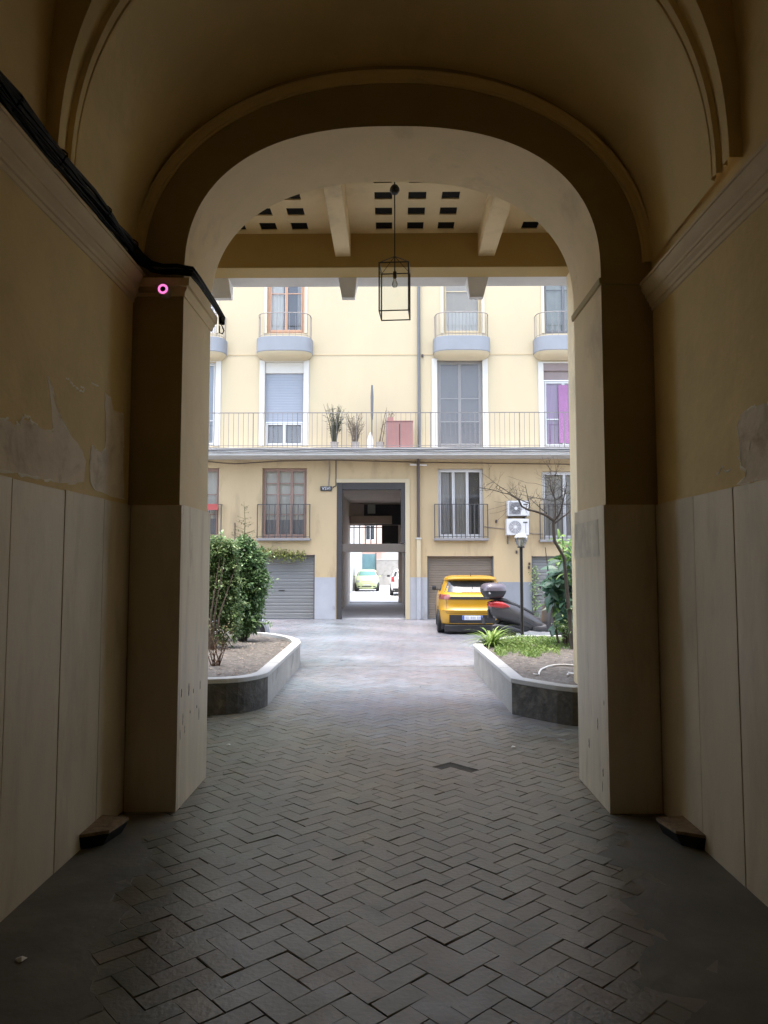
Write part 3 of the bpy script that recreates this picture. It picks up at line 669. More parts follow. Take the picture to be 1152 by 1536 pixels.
# window: leaves with frame, sash bars, panes and a curtain behind
def window(r, mat, leaves=2, bars=(), y=YB + 0.13, back=m_curtain, fw=0.055, name='window', backs=None, lab=None):
    x0, x1, z0, z1 = r; x0 += .002; x1 -= .002; z0 += .002; z1 -= .002
    mb = MB(); f = fw
    mb.box(x0, x0 + f, y, y + 0.06, z0, z1, bev=.004); mb.box(x1 - f, x1, y, y + 0.06, z0, z1, bev=.004)
    mb.box(x0 + f, x1 - f, y, y + 0.06, z1 - f, z1, bev=.004); mb.box(x0 + f, x1 - f, y, y + 0.06, z0, z0 + f, bev=.004)
    lw = (x1 - x0 - 2 * f) / leaves; inner = []
    for i in range(leaves):
        a = x0 + f + i * lw; b = a + lw; g = 0.045
        mb.box(a + .003, a + g, y - 0.015, y + 0.04, z0 + f, z1 - f, bev=.003); mb.box(b - g, b - .003, y - 0.015, y + 0.04, z0 + f, z1 - f, bev=.003)
        mb.box(a + g, b - g, y - 0.013, y + 0.038, z1 - f - g, z1 - f - .003); mb.box(a + g, b - g, y - 0.013, y + 0.038, z0 + f + .003, z0 + f + g * 1.6)
        for t in bars:
            zz = z0 + f + (z1 - z0 - 2 * f) * t; mb.box(a + g, b - g, y - 0.005, y + 0.03, zz - 0.014, zz + 0.014)
        inner.append((a + g, b - g, z0 + f + g * 1.6, z1 - f - g))
    w = mb.build(name, mat, fb)
    if lab: plabel(w, lab)
    for i, (a, b, c, d) in enumerate(inner):
        q = MB(); q.add([(a, y + 0.012, c), (b, y + 0.012, c), (b, y + 0.012, d), (a, y + 0.012, d)], [(0, 1, 2, 3)]); q.build('pane', m_glass, w)
    bm_ = backs if backs else [(x0 + .01, x1 - .01, z0 + .01, z1 - .01, back)]
    for (a, b, c, d, mt) in bm_:
        q = MB(); n = 14; vs = []; fs = []
        for k in range(n + 1):
            xx = a + (b - a) * k / n; yy = y + 0.10 + 0.012 * math.sin(k * 2.4)
            vs += [(xx, yy, c), (xx, yy, d)]
            if k: fs.append((2 * k - 2, 2 * k, 2 * k + 1, 2 * k - 1))
        q.add(vs, fs); q.build('curtain', mt, w, smooth=True, angle=80)
    q = MB(); q.box(x0, x1, y + 0.14, y + 0.149, z0, z1); q.build('dark_room', m_dark, w)
    return w
def halves(r, zc, up, lo):
    return [(r[0] + .01, r[1] - .01, zc, r[3] - .01, up), (r[0] + .01, r[1] - .01, r[2] + .01, zc - 0.002, lo)]
m_curt_grey = M('shaded_net_curtain', (0.36, 0.34, 0.31), 0.8, 0.08, 3, stretch=(10, 1, 0.3))
m_lower_grey = M('grey_panel', (0.26, 0.25, 0.26), 0.7, 0.08, 3)
window(low_w[0], m_wood_br, 3, (0.33, 0.63), backs=halves(low_w[0], fz(777), m_curtain, m_lower_grey))
window(low_w[1], m_wood_br, 3, (0.33, 0.63, 0.80), backs=halves(low_w[1], fz(779), m_curtain, m_lower_grey), lab='brown three-leaf window with pale curtains above grey panels')
window(low_w[2], m_pvc, 3, (), backs=[(low_w[2][0] + .01, low_w[2][0] + .40, low_w[2][2], low_w[2][3], m_curtain_g), (low_w[2][0] + .42, low_w[2][0] + .95, low_w[2][2], low_w[2][3], m_curt_grey)], lab='white sliding window with one dark open leaf')
window(low_w[3], m_pvc, 2, (), back=m_curt_grey)
window(mid_w[0], m_pvc, 2, (0.3,), back=m_blue_sh)
# second floor, left of centre: roller shutter two thirds down
x0, x1, z0, z1 = mid_w[1]
zsh = fz(632)
sh = MB(); n = 30
sh.loft([[(x0 + .003, YB + .10 + (.006 if k % 2 else 0), z) , (x1 - .003, YB + .10 + (.006 if k % 2 else 0), z)] for k, z in enumerate([zsh + (fz(559) - zsh) * i / 60 for i in range(61)])], closed=False, cap=False)
plabel(sh.build('roller_shutter', m_blue_sh, fb), 'pale blue roller shutter pulled most of the way down')
bx('shutter_box', m_white, x0 + .003, x1 - .003, YB + .03, YB + .2, fz(559) + .002, z1 - .002, bev=.004)
window([x0, x1, z0, zsh - .002], m_pvc, 2, (), back=m_lower_grey, fw=.04)
window(mid_w[2], m_white, 2, (0.29, 0.57), back=m_curtain_g, fw=.07)
x0, x1, z0, z1 = mid_w[2]
m_net = glass_mat('grey_insect_screen', (0.62, 0.61, 0.62), see=0.93, rough=0.6)
q = MB(); q.add([(x0, YB + .03, z0), (x1, YB + .03, z0), (x1, YB + .03, z1), (x0, YB + .03, z1)], [(0, 1, 2, 3)]); plabel(q.build('insect_screen', m_net, fb), 'grey net screen over a tall balcony door')
x0, x1, z0, z1 = mid_w[3]; zt = fz(570)
window([x0, x1, z0, zt], m_pvc, 2, (0.42,), back=m_purple, lab='white framed balcony door with a purple curtain')
bx('awning_box', m_box_br, x0 + .003, x1 - .003, YB - .02, YB + .2, fz(557), z1 - .002, bev=.01)
bx('awning_valance', m_box_br, x0 + .02, x1 - .02, YB + .06, YB + .1, zt + .003, fz(557) - .003)
m_pinkcloth = M('pink_patterned_cloth', (0.260, 0.120, 0.240), 0.8, 0.5, 9, stretch=(3, 1, 6))
bx('patterned_cloth', m_pinkcloth, fx(843), fx(858), YB + .10, YB + .112, fz(664), fz(577))
window(up_w[0], m_pvc, 2, (0.35,), back=m_curtain_g)
window(up_w[1], m_wood_or, 2, (0.55,), backs=[(up_w[1][0] + .01, up_w[1][0] + .52, up_w[1][2], up_w[1][3], m_curtain), (up_w[1][1] - .26, up_w[1][1] - .01, up_w[1][2], up_w[1][3], m_curt_grey)], fw=.08, lab='orange-brown balcony door with pale curtains')
window(up_w[2], m_fac_up, 1, (0.58,), backs=halves(up_w[2], fz(466), M('cream_blind', (0.44, 0.37, 0.27), .8, .04, 2), m_curtain))
window(up_w[3], m_pipe_g, 2, (0.6,), back=M('greenish_screen', (0.26, 0.27, 0.22), 0.7, 0.08, 3))
for e in extra: window(e, m_wood_br, 2, (0.4,), back=m_curtain)
# white surrounds, 25 mm proud
def surround(r, w, mat=m_white, top=0.0, d=0.03):
    x0, x1, z0, z1 = r; mb = MB()
    mb.box(x0 - w, x0 - .002, YB - d, YB + .05, z0, z1 + top, bev=.004); mb.box(x1 + .002, x1 + w, YB - d, YB + .05, z0, z1 + top, bev=.004)
    if top: mb.box(x0 - .002, x1 + .002, YB - d + .002, YB + .05, z1 + .002, z1 + top, bev=.004)
    mb.build('window_surround', mat, fb)
for r in mid_w: surround(r, 0.18, top=0.05)
for r in up_w: surround(r, 0.10, M('pale_cream_surround', (0.493, 0.442, 0.332), 0.7, 0.04, 2), top=0.0)
# string line between the floors
zl = fz(532)
segs = [(-13, fx(300)), (fx(331), fx(386)), (fx(467), fx(651)), (fx(735), fx(803)), (fx(890), 13)]
for a, b in segs: bx('string_line', M('groove_line', (0.42, 0.33, 0.20), 0.8, 0.05, 2), a, b, YB - .012, YB + .01, zl - .016, zl + .016)
# balconies with bowed slabs
def round_balcony(pxa, pxb, bars, full=True):
    xa, xb = fx(pxa, 515, YB - .3), fx(pxb, 515, YB - .3); cx = (xa + xb) / 2; hw = (xb - xa) / 2; d = 0.62
    zt = fz(504, 588, YB - .55); zb = fz(525, 588, YB - .55) + .0
    def plan(k, hw=hw, d=d):
        out = []
        for i in range(k + 1):
            t = math.pi * i / k; c, s_ = math.cos(t), math.sin(t)
            out.append((cx + hw * math.copysign(abs(c) ** .55, c), YB - .001 - d * abs(s_) ** .6 if s_ > 1e-6 else YB - .001))
        return out
    r = []
    for z, s1, s2 in ((zt, .985, .98), (zt - .01, 1, 1), (zb, 1, 1), (zb - .02, .985, .98)):
        r.append([(x, y, z) for x, y in plan(28, hw * s1, d * s2)])
    mb = MB(); mb.loft(r, closed=True, cap=True)
    sl = mb.build('balcony', m_blueg, fb, smooth=True, angle=30)
    r = []
    for z, s1, s2 in ((zb - .021, .98, .97), (zb - .08, .95, .92), (zb - .16, .86, .75), (zb - .20, .74, .5), (zb - .21, .6, .2)):
        r.append([(x, y, z) for x, y in plan(28, hw * s1, d * s2)])
    mb = MB(); mb.loft(r); mb.build('underside', m_fac_up, sl, smooth=True, angle=50)
    zr = fz(469, 588, YB - .5); pl = plan(40, hw * .93, d * .9)
    mb = MB(); mb.tube([(x, y, zr) for x, y in pl], .013, n=6); mb.tube([(x, y, zt + .07) for x, y in pl], .007, n=5)
    # posts evenly by arc length
    L = [0]
    for i in range(40): L.append(L[-1] + math.dist(pl[i], pl[i + 1]))
    for j in range(bars + 1):
        s_ = L[-1] * (j + .02) / (bars + .04) if bars else 0; i = max(0, min(39, next((q for q in range(40) if L[q + 1] >= s_), 39)))
        t = (s_ - L[i]) / max(1e-6, L[i + 1] - L[i]); x = pl[i][0] + (pl[i + 1][0] - pl[i][0]) * t; y = pl[i][1] + (pl[i + 1][1] - pl[i][1]) * t
        mb.tube([(x, y, zt - .01), (x, y, zr)], .0075 if j % 5 else .012, n=5)
    mb.build('railing', m_rail_lt, sl)
round_balcony(254, 338, 22); round_balcony(384, 468, 12); round_balcony(650, 736, 22); round_balcony(802, 888, 12)
# long balcony
YSB = YB - 0.95; zsb = fz(679, 588, YSB)
bx('long_balcony', m_grey_trim, -13, 13, YSB, YB - .001, zsb, ZSL, bev=.012)
mb = MB()
for y, z, r in ((YSB - .03, fz(674, 588, YSB), .03), (YSB - .025, fz(677.5, 588, YSB), .016), (YSB - .02, fz(671.6, 588, YSB), .012)):
    mb.tube([(-12.9 + i * .6, y, z + .008 * math.sin(i * 1.7 + r * 99)) for i in range(44)], r, n=7)
mb.build('gutter_pipes', m_pipe_g, fb, smooth=True)
bx('balcony_fascia', m_conc_top, -13, 13, YSB + .03, YB - .002, zsb - .075, zsb - .002, bev=.01)
zr = fz(618.5, 588, YSB)
mb = MB(); mb.box(-12.9, 12.9, YSB + .03, YSB + .06, zr - .012, zr + .012); mb.box(-12.9, 12.9, YSB + .036, YSB + .054, ZSL + .06, ZSL + .075)
xx = -12.9; k = 0
while xx < 12.9:
    s_ = .0065 if k % 9 else .013; mb.box(xx - s_, xx + s_, YSB + .045 - s_, YSB + .045 + s_, ZSL, zr); xx += .157; k += 1
mb.build('balcony_railing', M('weathered_rail', (0.15, 0.14, 0.135), 0.6, 0.15, 6), fb)
# juliet rails and sills on the lower windows
for i, r in enumerate(low_w):
    x0, x1, z0, z1 = r; a, b = x0 - .12, x1 + .12
    bx('window_sill', M('sill_grey', (0.20, 0.195, 0.195), 0.8, 0.1, 3), a - .02, b + .02, YB - .17, YB - .001, z0 - .09, z0 - .01, bev=.01)
    zt = fz(757); mb = MB(); y = YB - .14
    mb.box(a, b, y - .012, y + .012, zt - .012, zt + .012); mb.box(a, b, y - .008, y + .008, z0 + .03, z0 + .045)
    n = 9 if i < 2 else 12
    for k in range(n + 1):
        x = a + (b - a) * k / n; s_ = .015 if k in (0, n) else .013
        mb.box(x - s_, x + s_, y - s_, y + s_, z0 - .01, zt)
    for x in (a, b): mb.box(x - .008, x + .008, y, YB, zt - .010, zt + .008)
    mb.build('window_railing', m_rail, fb)
q = [P(*c, YB - .15) for c in ((316, 765), (327, 764), (327, 756), (316, 756))]
bx('red_notice', M('red_plastic', (0.330, 0.060, 0.050), 0.5, 0.05, 4), q[0].x - .25, q[1].x, YB - .17, YB - .158, q[0].z, q[2].z)
# garage shutters
for i, g in enumerate(gar):
    x0, x1, z0, z1 = g; mt = (m_shutter, m_shutter_br, m_shutter, m_shutter)[i]
    mb = MB(); rings = []; n = 19 if i != 1 else 26
    pitch = (z1 - z0) / n
    for k in range(n):
        z = z0 + k * pitch
        for (dz, dyv) in ((0.0, .012), (.15, 0), (.8, 0.002), (.95, .012)):
            rings.append([(x0 + .003, YB + .16 + dyv, z + dz * pitch), (x1 - .003, YB + .16 + dyv, z + dz * pitch)])
    mb.loft(rings, closed=False, cap=False)
    gd = mb.build('garage_door', mt, fb)
    mb = MB(); mb.box(x0, x0 + .05, YB + .10, YB + .158, z0, z1); mb.box(x1 - .05, x1, YB + .10, YB + .158, z0, z1); mb.build('guide_rail', m_pipe_g, gd)
    mb = MB(); cx = (x0 + x1) / 2; mb.box(cx - .10, cx + .10, YB + .135, YB + .155, z0 + .95, z0 + .975, bev=.004); mb.build('handle', m_metal_dk, gd)
    mb = MB(); mb.box(x0 + .051, x1 - .051, YB + .14, YB + .158, z0 + .004, z0 + .06, bev=.005); mb.build('bottom_bar', m_pipe_g, gd)
# grey-painted wall bases
zd = fz(866)
piers = [(gar[0][1], psg[0] - .033), (psg[1] + .04, gar[1][0]), (gar[1][1], gar[2][0]), (gar[2][1], 13), (gar[3][1], gar[0][0]), (-13, gar[3][0])]
for k, (a, b) in enumerate(piers):
    zz = zd if k < 2 else fz(873)
    bx('wall_base', m_dadofac if k != 2 else m_blueg, a + .002, b - .002, YB - .012, YB + .001, 0, zz, bev=.003)
# portal of the through passage
m_frame = M('dark_grey_portal', (0.040, 0.038, 0.037), 0.85, 0.1, 2)
m_leafd = M('brown_grey_gate', (0.100, 0.082, 0.066), 0.5, 0.1, 2)
a, b, z0, z1 = psg
bx('portal_frame', m_frame, a, a + .17, YB - .02, YB + .24, 0, z1); bx('portal_frame', m_frame, a + .172, b - .002, YB + .0, YB + .24, z1 - .22, z1 - .002)
bx('portal_frame', m_frame, b - .14, b, YB - .006, YB + .24, fz(815) + .003, z1 - .222)
bx('transom_beam', m_leafd, a + .172, b - .002, YB + .03, YB + .26, fz(828), fz(815.5), bev=.01)
bx('portal_surround', m_fac_up, b + .001, b + .15, YB - .03, YB + .001, 0, z1 + .12, bev=.004)
bx('portal_surround', m_fac_up, a - .03, b + .001, YB - .028, YB + .001, z1 + .002, z1 + .12, bev=.004)
YE = 35.3
xe0, xe1 = fx(520.5, 903, YE), fx(597.5, 903, YE)
zlow = 2.55; ztop = P(540, 788, YE).z; xm = fx(573.5, 800, YE)
bx('passage_wall', m_passage, a - .45, a - .21, YB + .30, YE + .3, 0, 4.9); bx('passage_wall', m_passage, b + .06, b + .3, YB + .30, YE + .3, 0, 4.9)
bx('passage_wall', m_passage, a - .45, a - .002, YB + .245, YB + .299, 0, 4.9); bx('passage_wall', m_passage, b + .002, b + .3, YB + .245, YB + .299, 0, 4.9)
bx('passage_ceiling', m_passage, a - .2, b + .058, YB + .30, YE + .3, 4.7, 4.9)
bx('gate_leaf', m_leafd, a - .20, a - .14, YB + .31, YB + 2.2, .02, fz(829), bev=.01); bx('gate_leaf', m_leafd, b - .01, b + .05, YB + .31, YB + 2.2, .02, fz(829), bev=.01)
xa_, xb_ = a - .2, b + .055
bx('end_wall', m_passage, xa_, xe0, YE, YE + .3, 0, 4.69); bx('end_wall', m_passage, xe1, xb_, YE, YE + .3, 0, 4.69)
bx('end_wall', m_frame, xm, xe1 - .001, YE + .002, YE + .25, zlow, ztop); bx('end_wall', m_passage, xe0 + .001, xe1 - .001, YE + .003, YE + .3, ztop + .001, 4.69)
bx('bridge_beam', m_leafd, xe0 + .002, xm - .002, YE - .12, YE + .2, zlow - .12, zlow, bev=.01)
bx('bridge_beam', M('pale_brown_beam', (0.40, 0.32, 0.25), 0.7, 0.1, 2), xa_ + .02, fx(607, 780, YE - .3) - .6, YE - .5, YE - .15, ztop + .05, ztop + .42, bev=.01)
xk0, xk1 = fx(546, 755, YE - .05), fx(607, 755, YE - .05)
dk = bx('dark_panel', m_dark, xk0, min(xk1, xb_ - .01), YE - .06, YE - .003, ztop + .02, 4.65)
bx('window_pane', M('pale_green_pane', (0.45, 0.50, 0.46), 0.3, 0.04, 2), fx(551.5, 763, YE - .07), fx(563, 763, YE - .07), YE - .075, YE - .062, P(557, 770.5, YE).z, P(557, 756, YE).z, parent=dk)
mb = MB(); x = xe0 + .05
while x < xm: mb.box(x - .02, x + .02, YE + .05, YE + .08, zlow + .002, ztop); x += .27
mb.box(xe0 + .01, xm - .01, YE + .045, YE + .085, zlow + .16, zlow + .2); mb.box(xe0 + .01, xm - .01, YE + .045, YE + .085, ztop - .12, ztop - .08); mb.build('grille', m_metal_dk, fb)
bx('floor_edge', m_conc_top, a - .2, b + .05, YE - .02, YE + .45, -.005, .012)
# downpipes, cables and a small sign
def pipe(pts, r, mat, name='downpipe', n=9):
    mb = MB(); mb.tube(pts, r, n=n); return mb.build(name, mat, fb, smooth=True, angle=60)
xp = fx(628.5, 550, YB - .1); pipe([(xp, YB - .08, ZSL), (xp, YB - .08, 13.6)], .05, m_pipe_g)
xp = fx(627.5, 750, YB - .1); pipe([(xp, YB - .08, fz(806)), (xp, YB - .08, zsb - .076)], .048, m_pipe_d)
bx('pipe_cover', m_fac_up, xp - .06, xp + .075, YB - .12, YB - .001, fz(866), fz(809), bev=.01); bx('pipe_cover', m_dadofac, xp - .06, xp + .075, YB - .118, YB - .013, 0, fz(866) - .002, bev=.01)
bx('pipe_cap', m_conc_top, xp - .09, xp + .10, YB - .14, YB - .001, fz(809) + .002, fz(806.8), bev=.005)
pipe([(fx(x, y), YB - .02, fz(y)) for x, y in ((312, 692), (330, 694), (352, 695.5), (380, 694), (420, 691.5), (455, 691), (490, 690), (640, 694), (858, 697))], .013, m_pipe_d, 'wall_cable', 6)
pipe([(fx(x, y), YB - .02, fz(y)) for x, y in ((494, 690), (494, 715), (493, 729))], .016, m_rail_lt, 'wall_cable', 6)
pipe([(fx(x, y), YB - .02, fz(y)) for x, y in ((504, 690), (504, 712), (504, 729), (499, 731))], .016, m_rail, 'wall_cable', 6)
pipe([(fx(x, y), YB - .03, fz(y)) for x, y in ((615, 697), (640, 698))], .03, m_grey_trim, 'wall_cable', 8)
pipe([(fx(x, y), YB - .02, fz(y)) for x, y in ((725, 790), (742, 792), (762, 794), (800, 801), (815, 801))], .010, m_rail_lt, 'wall_cable', 6)
for x, y in ((745, 782), (775, 828), (793, 851), (794, 846), (635, 534)):
    bx('wall_bracket', m_pipe_d, fx(x) - .03, fx(x) + .03, YB - .05, YB - .001, fz(y) - .05, fz(y) + .05, bev=.01)
sg = bx('wall_sign', m_blackpl, fx(480), fx(497.5), YB - .06, YB - .012, fz(736.5), fz(729.5), bev=.008)
def text(s_, x, y, z, size, mat, parent, rot=(R(90), 0, 0), name='lettering', ext=0.002):
    cu = bpy.data.curves.new(name, 'FONT'); cu.body = s_; cu.size = size; cu.align_x = 'CENTER'; cu.align_y = 'CENTER'; cu.extrude = ext
    t = bpy.data.objects.new('tmp', cu); COL.objects.link(t); dg = bpy.context.evaluated_depsgraph_get()
    me = bpy.data.meshes.new_from_object(t.evaluated_get(dg)); bpy.data.objects.remove(t)
    o = bpy.data.objects.new(name, me); COL.objects.link(o); me.materials.clear(); me.materials.append(mat)
    mat4 = Matrix.Translation((x, y, z)) @ Matrix((Vector((1, 0, 0)), Vector((0, 0, -1)), Vector((0, 1, 0)))).to_4x4() if rot is None else Matrix.Translation((x, y, z)) @ __import__('mathutils').Euler(rot).to_matrix().to_4x4()
    me.transform(mat4); off = Vector((0, 0, 0)); p_ = parent
    while p_ is not None: off += p_.location; p_ = p_.parent
    if not parent.get('rotated'): me.transform(Matrix.Translation(-off))
    o.parent = parent; return o
text('VSVI', (fx(480) + fx(497.5)) / 2, YB - .063, fz(733), .15, m_pvc, sg)
# small conduit and weeds by the garage wall
pipe([(fx(352.5, y), YB - .02, fz(y)) for y in (784, 820)], .014, m_pipe_d, 'wall_cable', 6)

# air conditioners
def ac(r, lab, broken=False):
    x0, x1, z0, z1 = r; t = thing('air_conditioner', lab, 'air conditioner', ((x0 + x1) / 2, YB - .2, z0), group='air conditioners stacked on the yellow wall')
    y0, y1 = YB - .36, YB - .06
    mb = MB(); mb.box(x0, x1, y0, y1, z0 + .03, z1, bev=.015); mb.build('casing', m_pvc, t)
    cx, cz = x0 + (x1 - x0) * .38, (z0 + z1) / 2 + .01; rr = (z1 - z0) * .37
    mb = MB()
    if broken:
        mb.box(x0 + .04, x1 - .28, y0 - .006, y0 - .001, z0 + .07, z1 - .05)
        mb.build('condenser_grid', M('grey_fins', (0.25, 0.25, 0.25), 0.6, 0.4, 30), t)
    else:
        mb.lathe([(0, -.003), (rr, -.003), (rr, -.008), (0, -.008)], (cx, y0, cz), 26, 'y'); mb.build('fan_opening', M('grey_fan_grille', (0.24, 0.24, 0.25), 0.6, 0.1, 20), t)
    mb = MB()
    for k in range(1, 6): mb.tube([(cx + rr * k / 5.2 * math.cos(a * .2618), y0 - .014, cz + rr * k / 5.2 * math.sin(a * .2618)) for a in range(25)], .0045, n=4)
    for k in range(8): mb.tube([(cx, y0 - .014, cz), (cx + rr * math.cos(k * .785), y0 - .014, cz + rr * math.sin(k * .785))], .0045, n=4)
    mb.build('fan_guard', m_pvc if not broken else m_rail, t)
    mb = MB(); mb.lathe([(0, -.02), (.05, -.018), (.055, -.012), (0, -.012)], (cx, y0, cz), 16, 'y'); mb.build('fan_hub', m_pvc, t)
    mb = MB(); mb.box(x1 - .11, x1 - .10, y0 - .006, y0 - .001, z0 + .1, z1 - .1); mb.box(x1 - .19, x1 - .05, y0 - .012, y0 - .001, z1 - .14, z1 - .10); mb.build('side_vent', m_rail, t)
    mb = MB()
    for x in (x0 + .08, x1 - .1): mb.box(x - .02, x + .02, y0 - .03, YB - .001, z0, z0 + .028); mb.box(x - .018, x + .018, YB - .04, YB - .001, z0 - .25, z0 - .001)
    mb.build('bracket', m_pipe_g, t)
ac(rect(760, 793.5, 778, 804, YB - .36), 'lower white air conditioner with round fan on the yellow wall behind the lamp post')
ac(rect(761.5, 794, 751, 775, YB - .36), 'upper air conditioner with a bare grey grid, directly above the white one', True)

# things on the long balcony
YO = YSB + .45
t = thing('cabinet', 'dusty pink metal cabinet with a dark slit standing on the long balcony', 'cabinet', (fx(598, 650, YO), YO, ZSL))
x0, x1 = fx(580, 650, YO), fx(619, 650, YO); zt = P(600, 634, YO).z; m_pink = M('dusty_pink_metal', (0.281, 0.136, 0.119), 0.6, 0.08, 2)
bx('body', m_pink, x0, x1, YO - .2, YO + .2, ZSL + .001, zt, t, .01); bx('lid', m_pink, x0 - .015, x1 + .015, YO - .215, YO + .215, zt + .002, zt + .03, t, .006)
bx('slit', m_metal_dk, (x0 + x1) / 2 - .012, (x0 + x1) / 2 + .012, YO - .205, YO - .201, ZSL + .05, zt - .08, t)
t = thing('flower_box', 'small dusty pink flower box on top of the balcony cabinet', 'flower box', ((x0 + .12), YO, zt + .032))
bx('box', m_pink, x0 + .02, x0 + .22, YO - .1, YO + .1, zt + .032, zt + .16, t, .008)
mb = MB()
for i in range(9):
    p0 = Vector((x0 + rnd.uniform(.05, .2), YO, zt + .15)); mb.tube([p0, p0 + Vector((rnd.uniform(-.05, .1), 0, .1)), p0 + Vector((rnd.uniform(-.1, .2), rnd.uniform(-.05, .05), rnd.uniform(.12, .25)))], .005, n=4)
mb.build('dry_stems', M('dry_twig', (0.12, 0.09, 0.06), 0.9, 0.2, 10), t)
xq = fx(558, 620, YO)
t = thing('parasol', 'closed dark parasol standing upright on the long balcony by the bare plants', 'parasol', (xq, YO, ZSL))
mb = MB(); mb.tube([(xq, YO, ZSL + .02), (xq, YO, P(558, 578, YO).z)], .016, n=8); mb.build('pole', m_pipe_g, t)
mb = MB(); mb.lathe([(0, 0), (.03, -.02), (.05, -.4), (.042, -1.0), (.03, -1.15), (0, -1.16)], (xq, YO, P(558, 578, YO).z + .02), 10); mb.build('folded_canopy', m_pipe_g, t, smooth=True)
mb = MB(); mb.lathe([(0, 0), (.11, 0), (.11, .3), (.05, .48), (.03, .55), (0, .55)], (xq - .05, YO, ZSL + .001), 16); mb.build('base', m_pvc, t, smooth=True)
m_twig = MATS['dry_twig']; m_twig_lt = M('grey_dry_branch', (0.150, 0.120, 0.085), 0.9, 0.2, 10)
def dry_plant(px, spread, zt_px, n, lab, leafy, mat, lean=0.0):
    x = fx(px, 640, YO); base = Vector((x, YO - .1, ZSL + .22)); zt = P(px, zt_px, YO).z
    t = thing('dry_potted_plant', lab, 'plant', (x, YO - .1, ZSL), group='bare plants on the long balcony')
    mb = MB(); mb.lathe([(0, 0), (.10, 0), (.14, .2), (.15, .22), (.13, .22), (.12, .19), (0, .19)], (x, YO - .1, ZSL + .001), 16); mb.build('pot', M('grey_pot', (0.32, 0.29, 0.26), 0.8, 0.1, 4), t, smooth=True)
    mb = MB()
    for i in range(n):
        a = rnd.uniform(-1, 1); h = (zt - base.z) * rnd.uniform(.55, 1.0); p0 = base + Vector((rnd.uniform(-.07, .07), rnd.uniform(-.05, .05), -.05))
        p2 = p0 + Vector((a * spread + lean, rnd.uniform(-.12, .12), h)); p1 = p0.lerp(p2, .5) + Vector((a * spread * -.18, 0, 0.02))
        mb.tube([p0, p1, p2], [.014, .010, .004], n=4)
        for k in range(6):
            q = p0.lerp(p2, rnd.uniform(.3, .95)); d = Vector((rnd.uniform(-1, 1), rnd.uniform(-.5, .5), rnd.uniform(-.1, 1))).normalized()
            mb.tube([q, q + d * rnd.uniform(.06, .2)], [.006, .003], n=3)
            if leafy:
                for _ in range(3): mb.leaf(q + d * rnd.uniform(.02, .15), Vector((rnd.uniform(-1, 1), rnd.uniform(-1, 1), rnd.uniform(-1, 1))), Vector((0, 0, 1)), .035, .02, .5)
    mb.build('branches', mat, t)
dry_plant(502, .30, 604, 30, 'dense straggly dried plant rising above the balcony rail, leftmost of the balcony pots', True, M('olive_dry', (0.060, 0.060, 0.035), 0.9, 0.2, 10))
dry_plant(533, .36, 618, 30, 'fan of bare pale branches in a balcony pot beside the parasol', False, m_twig_lt)
dry_plant(570, .06, 604, 3, 'few leaning bare sticks in a pot left of the pink cabinet', False, m_twig, lean=.2)

# climbing vine over the left garage door
t = thing('climbing_vine', 'creeper with yellow-green leaves growing over the top of the left garage door', 'vine', (fx(420, 830), YB - .08, fz(840)))
mb = MB(); vx = [(fx(x, y), YB - .06 - .03 * (i % 2), fz(y)) for i, (x, y) in enumerate(((372, 836), (385, 829), (400, 832), (418, 830), (436, 832), (452, 833), (458, 830)))]
mb.tube(vx, .012, n=5); mb.tube([(fx(x, y), YB - .07, fz(y)) for x, y in ((380, 830), (392, 841), (410, 843), (430, 846), (445, 844))], .008, n=5); mb.build('stem', m_twig, t)
m_vine = leaf_mat('yellow_green_leaves', (0.10, 0.14, 0.03), (0.34, 0.36, 0.10))
mb = MB()
for i in range(750):
    px = rnd.uniform(374, 458); base = rnd.gauss(831, 4.5) + (3 if px > 430 else 0)
    mb.leaf(Vector((fx(px), YB - rnd.uniform(.02, .22), fz(base))), Vector((rnd.gauss(0, 1), rnd.gauss(-.6, .6), rnd.gauss(-.3, .8))), Vector((0, 0, 1)), rnd.uniform(.05, .1), rnd.uniform(.04, .07), rnd.random())
mb.build('leaves', m_vine, t)

# ================================================================ 4. BEYOND THE THROUGH PASSAGE
YG = 78.0
m_salmon = M('salmon_facade', (0.540, 0.378, 0.306), 0.8, 0.08, .4)
sb = thing('salmon_building', 'pale salmon building with windows seen through the far passage', 'building', (0, YG, 0))
hs = []
for x in [-9.2, -6.9, -4.6, -2.3, 0.0, 2.3, 4.6]:
    for z in (0.9, 4.4, 8.0): hs.append([x - .5, x + .5, z, z + 1.9])
mb = MB(); wall_holes(mb, -16, 16, 0, 14, hs, YG, .25); mb.box(-16, 16, YG + .3, YG + 8, 0, 14.2); mb.build('wall', m_salmon, sb)
for h in hs:
    x0, x1, z0, z1 = h
    mb = MB(); mb.box(x0 + .002, x0 + .08, YG + .1, YG + .16, z0, z1); mb.box(x1 - .08, x1 - .002, YG + .1, YG + .16, z0, z1); mb.box(x0 + .081, x1 - .081, YG + .1, YG + .16, z1 - .08, z1 - .002); mb.box(x0 + .081, x1 - .081, YG + .1, YG + .16, z0 + .002, z0 + .08); mb.box((x0 + x1) / 2 - .03, (x0 + x1) / 2 + .03, YG + .1, YG + .16, z0 + .081, z1 - .081)
    w = mb.build('window', m_pvc, sb)
    mb = MB(); mb.add([(x0, YG + .2, z0), (x1, YG + .2, z0), (x1, YG + .2, z1), (x0, YG + .2, z1)], [(0, 1, 2, 3)]); mb.build('pane', m_carglass, w)
mb = MB(); mb.box(-16, 16, YG - .5, YG - .001, 3.5, 3.7, bev=.02); mb.build('balcony', m_white, sb)
